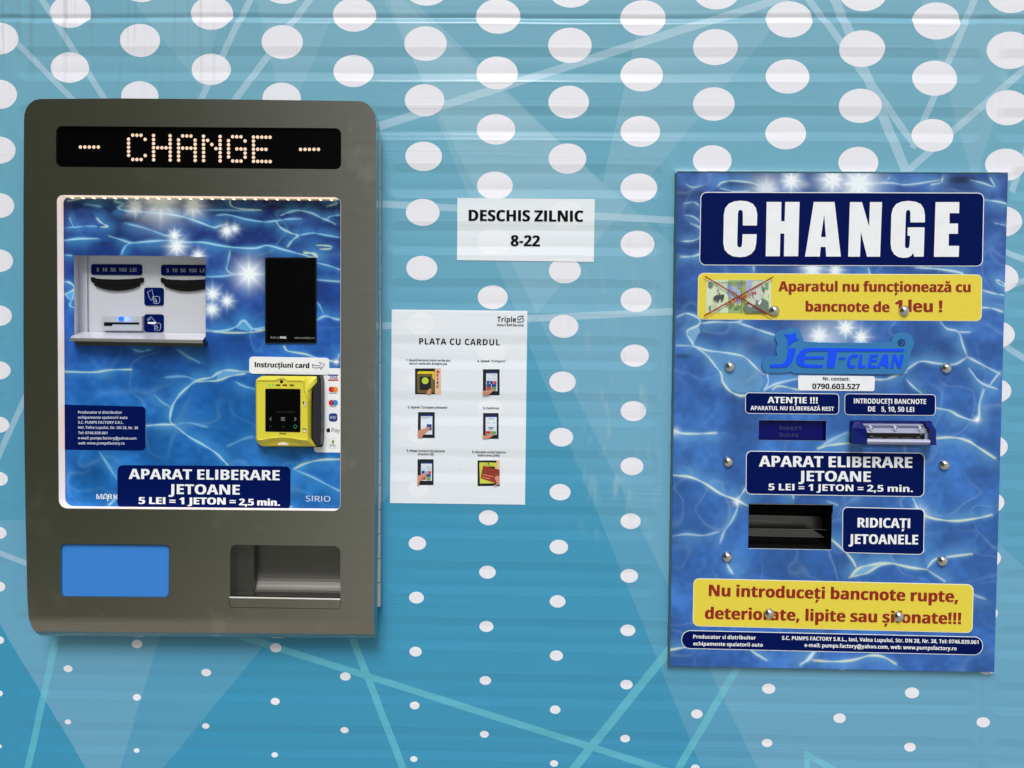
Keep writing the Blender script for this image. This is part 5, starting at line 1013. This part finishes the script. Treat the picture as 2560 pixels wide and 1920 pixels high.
lettering(mk, [('Producator si distribuitor', (193, 1402), (517, 1408), 9.2), ('echipamente spalatorii auto', (193, 1438), (553, 1445), 9.2), ('S.C. PUMPS FACTORY S.R.L., Iasi, Valea Lupului, Str. DN 28, Nr. 38, Tel: 0746.839.061', (653, 1409), (1672, 1431), 9.4), ('e-mail: pumps.factory@yahoo.com, web: www.pumpsfactory.ro', (770, 1446), (1558, 1464), 9.4)], WHITE, Z5)
# small display behind its opening
mb = MB(); f4 = P(LCDH, BD); b4 = f4.copy(); b4[:, 1] = .002 - .0; 
DSP = mat('blue_lcd', lin(5, 7, 92), rough=.25, spec=.15, emit=.02, ecol=lin(10, 20, 200)); mb.add(P(Z8([(505, 1068), (1020, 1073), (1015, 1238), (500, 1232)]), .0035), [(0, 3, 2, 1)], DSP)
mb.add(np.vstack([f4, np.array([(p[0], -.0035, p[2]) for p in f4])]), [(i, (i + 1) % 4, 4 + (i + 1) % 4, 4 + i) for i in range(4)], BLACK); ld = mb.build('text_display', panel)
mb = MB(); LT = mat('lcd_dim_text', lin(58, 62, 112)); tx(mb, 'Insert', Z8, (668, 1148), (832, 1149), 12, LT, 'M', surf=plane(.004)); tx(mb, 'Notes', Z8, (663, 1198), (803, 1199), 11.6, LT, 'M', surf=plane(.004)); mb.build('lettering', ld)
mb = MB(); line(mb, Z8([(515, 1076), (1010, 1081), (1005, 1228), (511, 1223)]), .8, plane(BD + .0003), mat('cut_edge', lin(120, 150, 190)), True); mb.build('cut_edge', panel)
# token opening
mb = MB(); f4 = P(TOK, BD); dpt = -.034; TKM = steel('dark_tray_steel', (.10, .10, .10), .3)
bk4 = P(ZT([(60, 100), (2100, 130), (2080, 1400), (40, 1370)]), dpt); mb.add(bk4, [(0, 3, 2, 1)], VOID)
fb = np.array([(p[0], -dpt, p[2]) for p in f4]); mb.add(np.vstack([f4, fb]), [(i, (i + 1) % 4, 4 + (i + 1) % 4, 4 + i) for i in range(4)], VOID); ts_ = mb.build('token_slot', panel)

mb = MB(); a0, a1 = P(ZT([(60, 640), (1800, 660)]), -.020)
def roll(za, zb, ya, yb, x0, x1, m, n=8):
    vv, f_ = [], []
    for i in range(n + 1):
        t_ = i / n; yy = ya + (yb - ya) * t_; zz_ = za + (zb - za) * math.sin(t_ * math.pi / 2)
        vv += [(x0, yy, zz_), (x1, yy, zz_)]
    for i in range(n): f_.append((2 * i, 2 * i + 2, 2 * i + 3, 2 * i + 1))
    mb.add(vv, f_, m)
tp = P(ZT([(100, 790), (1540, 800), (1800, 960), (100, 925)]), -.010)
mb.add(tp, [(0, 3, 2, 1)], TKM)
tq = P(ZT([(100, 480), (2040, 530), (2040, 800), (100, 780)]), -.028); mb.add(tq, [(0, 3, 2, 1)], TKM)
for a_, b_, w in (((100, 778), (1950, 805), .8), ((100, 925), (1790, 962), .9), ((100, 590), (1050, 660), .5)): line(mb, ZT([a_, b_]), w, plane(-.0085), mat('tray_edge', lin(120, 122, 116), metal=.5))
mb.build('token_chute', ts_)
mb = MB(); line(mb, ZT([(186, 1200), (1950, 1232)]), 1.6, plane(BD + .0003), mat('bare_cut_edge', lin(176, 196, 226)), False); mb.build('cut_edge', panel); mb = MB(); line(mb, ZT([(200, 250), (1955, 272)]), 1.2, plane(BD + .0004), mat('cut_edge_grey', lin(120, 126, 130))); mb.build('cut_edge', panel)
# bill acceptor
BBL = mat('translucent_blue_plastic', lin(6, 22, 100, K), rough=.2, spec=.35, scale=200); CLR = mat('clear_plastic', lin(150, 156, 182), rough=.12, spec=.6, metal=.2)
mb = MB(); slab(mb, [rrect(ZA([(222, 172), (1885, 186), (1895, 672), (220, 655)]), 4, 4)], BD + .005, BD - .0005, BBL); ba = mb.build('bill_acceptor', panel)
def hull(front, df, backl, db, m, name):
    mb = MB(); n = len(front); fv_, bv_ = P(ZA(front), np.array(df)), P(ZA(backl), db); flip = area(front) > 0
    pts, tr = tess([ZA(front)]); mb.add(fv_, tr, m)
    mb.add(np.vstack([fv_, bv_]), [((i, n + i, n + (i + 1) % n, (i + 1) % n) if flip else (i, (i + 1) % n, n + (i + 1) % n, n + i)) for i in range(n)], m); return mb.build(name, ba)
hull([(300, 205), (440, 210), (535, 345), (562, 560), (545, 662), (240, 655), (245, 330)], [BD + .010, BD + .012, BD + .024, BD + .026, BD + .026, BD + .020, BD + .016], [(250, 190), (430, 195), (510, 345), (535, 560), (520, 650), (228, 650), (228, 300)], BD + .004, BBL, 'cheek')
hull([(1722, 218), (1882, 228), (1965, 362), (1972, 680), (1850, 682), (1832, 350)], [BD + .012, BD + .010, BD + .024, BD + .026, BD + .026, BD + .024], [(1690, 205), (1870, 215), (1890, 340), (1895, 668), (1800, 668), (1770, 340)], BD + .004, BBL, 'cheek')
mb = MB(); cv = P(ZA([(460, 236), (1705, 244), (1790, 330), (1828, 438), (560, 425), (530, 318)]), np.array([BD + .006, BD + .006, BD + .013, BD + .017, BD + .017, BD + .013])); mb.add(cv, [(0, 5, 2, 1), (5, 4, 3, 2)], CLR); 
cv = P(ZA([(500, 272), (1700, 280), (1735, 322), (530, 316)]), np.array([BD + .0105, BD + .0105, BD + .0138, BD + .0138])); mb.add(cv, [(0, 3, 2, 1)], mat('smoked_plastic', lin(92, 96, 128), rough=.2)); cov = mb.build('clear_cover', ba)
for x, y in ((600, 270), (1100, 276), (1610, 284)):
    mb = MB(); v_ = P(ZA([(x - 10, y), (x + 25, y), (x + 85, y + 60), (x + 85, y + 95), (x + 40, y + 105), (x + 20, y + 50)]), BD + .0185); mb.add(v_, [(0, 5, 2, 1), (5, 4, 3, 2)], mat('clear_rib', lin(206, 212, 232), rough=.2))
    flat(mb, [ell(*ZA([(x + 62, y + 68)])[0], 2.0, n=10)], plane(BD + .0189), BLACK); mb.build('rib', cov)
mb = MB(); mv = P(ZA([(560, 415), (1828, 430), (1735, 560), (562, 550)]), np.array([BD + .0168, BD + .0168, BD + .009, BD + .009])); mb.add(mv, [(0, 3, 2, 1)], BLACK)
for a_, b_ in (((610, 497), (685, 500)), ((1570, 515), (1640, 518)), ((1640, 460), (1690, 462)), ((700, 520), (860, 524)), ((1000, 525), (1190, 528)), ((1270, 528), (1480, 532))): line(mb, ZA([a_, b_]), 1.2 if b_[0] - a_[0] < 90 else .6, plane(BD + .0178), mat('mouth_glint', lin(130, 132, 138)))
flat(mb, [ZA([(1735, 440), (1830, 440), (1832, 560), (1735, 560)])], plane(BD + .0176), mat('clear_pale_plastic', lin(150, 162, 192), rough=.2)); mb.build('mouth', ba)
LIPM = mat('glossy_pale_plastic', lin(196, 200, 228), rough=.15, spec=.6); mb = MB(); vv, ff2 = [], []; n = 10
for i in range(n + 1):
    t_ = i / n; a_ = -math.pi * .5 + t_ * math.pi
    zx = 548 + 8 * math.sin(t_ * math.pi * .5)
    yy0, yy1 = 545 + t_ * 112, 558 + t_ * 114; dd = BD + .019 + .011 * math.cos(a_)
    vv += list(P(ZA([(556, yy0), (1848, yy1)]), dd))
for i in range(n): ff2.append((2 * i, 2 * i + 2, 2 * i + 3, 2 * i + 1))
mb.add(vv, ff2, LIPM); b0 = len(vv)
mb.add([vv[2 * i] for i in range(n + 1)], [tuple(range(n + 1))], LIPM); mb.add([vv[2 * i + 1] for i in range(n + 1)], [tuple(range(n + 1))[::-1]], LIPM); lp2 = mb.build('lip', ba)
for p in lp2.data.polygons: p.use_smooth = len(p.vertices) == 4
# domed rivets: one mesh, ten parts
def dome(r, h, nu=28, nv=9):
    v, f = [], []
    Rr = (r * r + h * h) / (2 * h); a1 = math.asin(min(1, r / Rr))
    for j in range(nv + 1):
        a = a1 * j / nv
        for i in range(nu):
            t_ = 2 * math.pi * i / nu; v.append((Rr * math.sin(a) * math.cos(t_), -(Rr * math.cos(a) - (Rr - h)), Rr * math.sin(a) * math.sin(t_)))
    for j in range(nv):
        for i in range(nu): k = (i + 1) % nu; f.append((j * nu + i, (j + 1) * nu + i, (j + 1) * nu + k, j * nu + k))
    me = bpy.data.meshes.new('rivet'); me.from_pydata(v, [], f); me.update(); me.materials.append(CHROME); me.polygons.foreach_set('use_smooth', [True] * len(f)); return me
RIV = Z8([(628, 283), (1572, 283), (305, 690), (1880, 701)]) + Z5([(374, 487), (1496, 503), (369, 979), (1485, 1000), (587, 1273), (1257, 1288)])
rm = dome(.0084, .0066); proto = None
for k, (x, y) in enumerate(RIV):
    if proto is None: o = bpy.data.objects.new('rivet', rm); proto = o
    else: o = proto.copy()
    COL.objects.link(o); o.parent = panel; o.location = Vector(P1(x, y, BD + .0009)) - OFF[panel.name]; o.rotation_euler = (0, RNG.uniform(0, 6), 0)
bpy.context.view_layer.update()
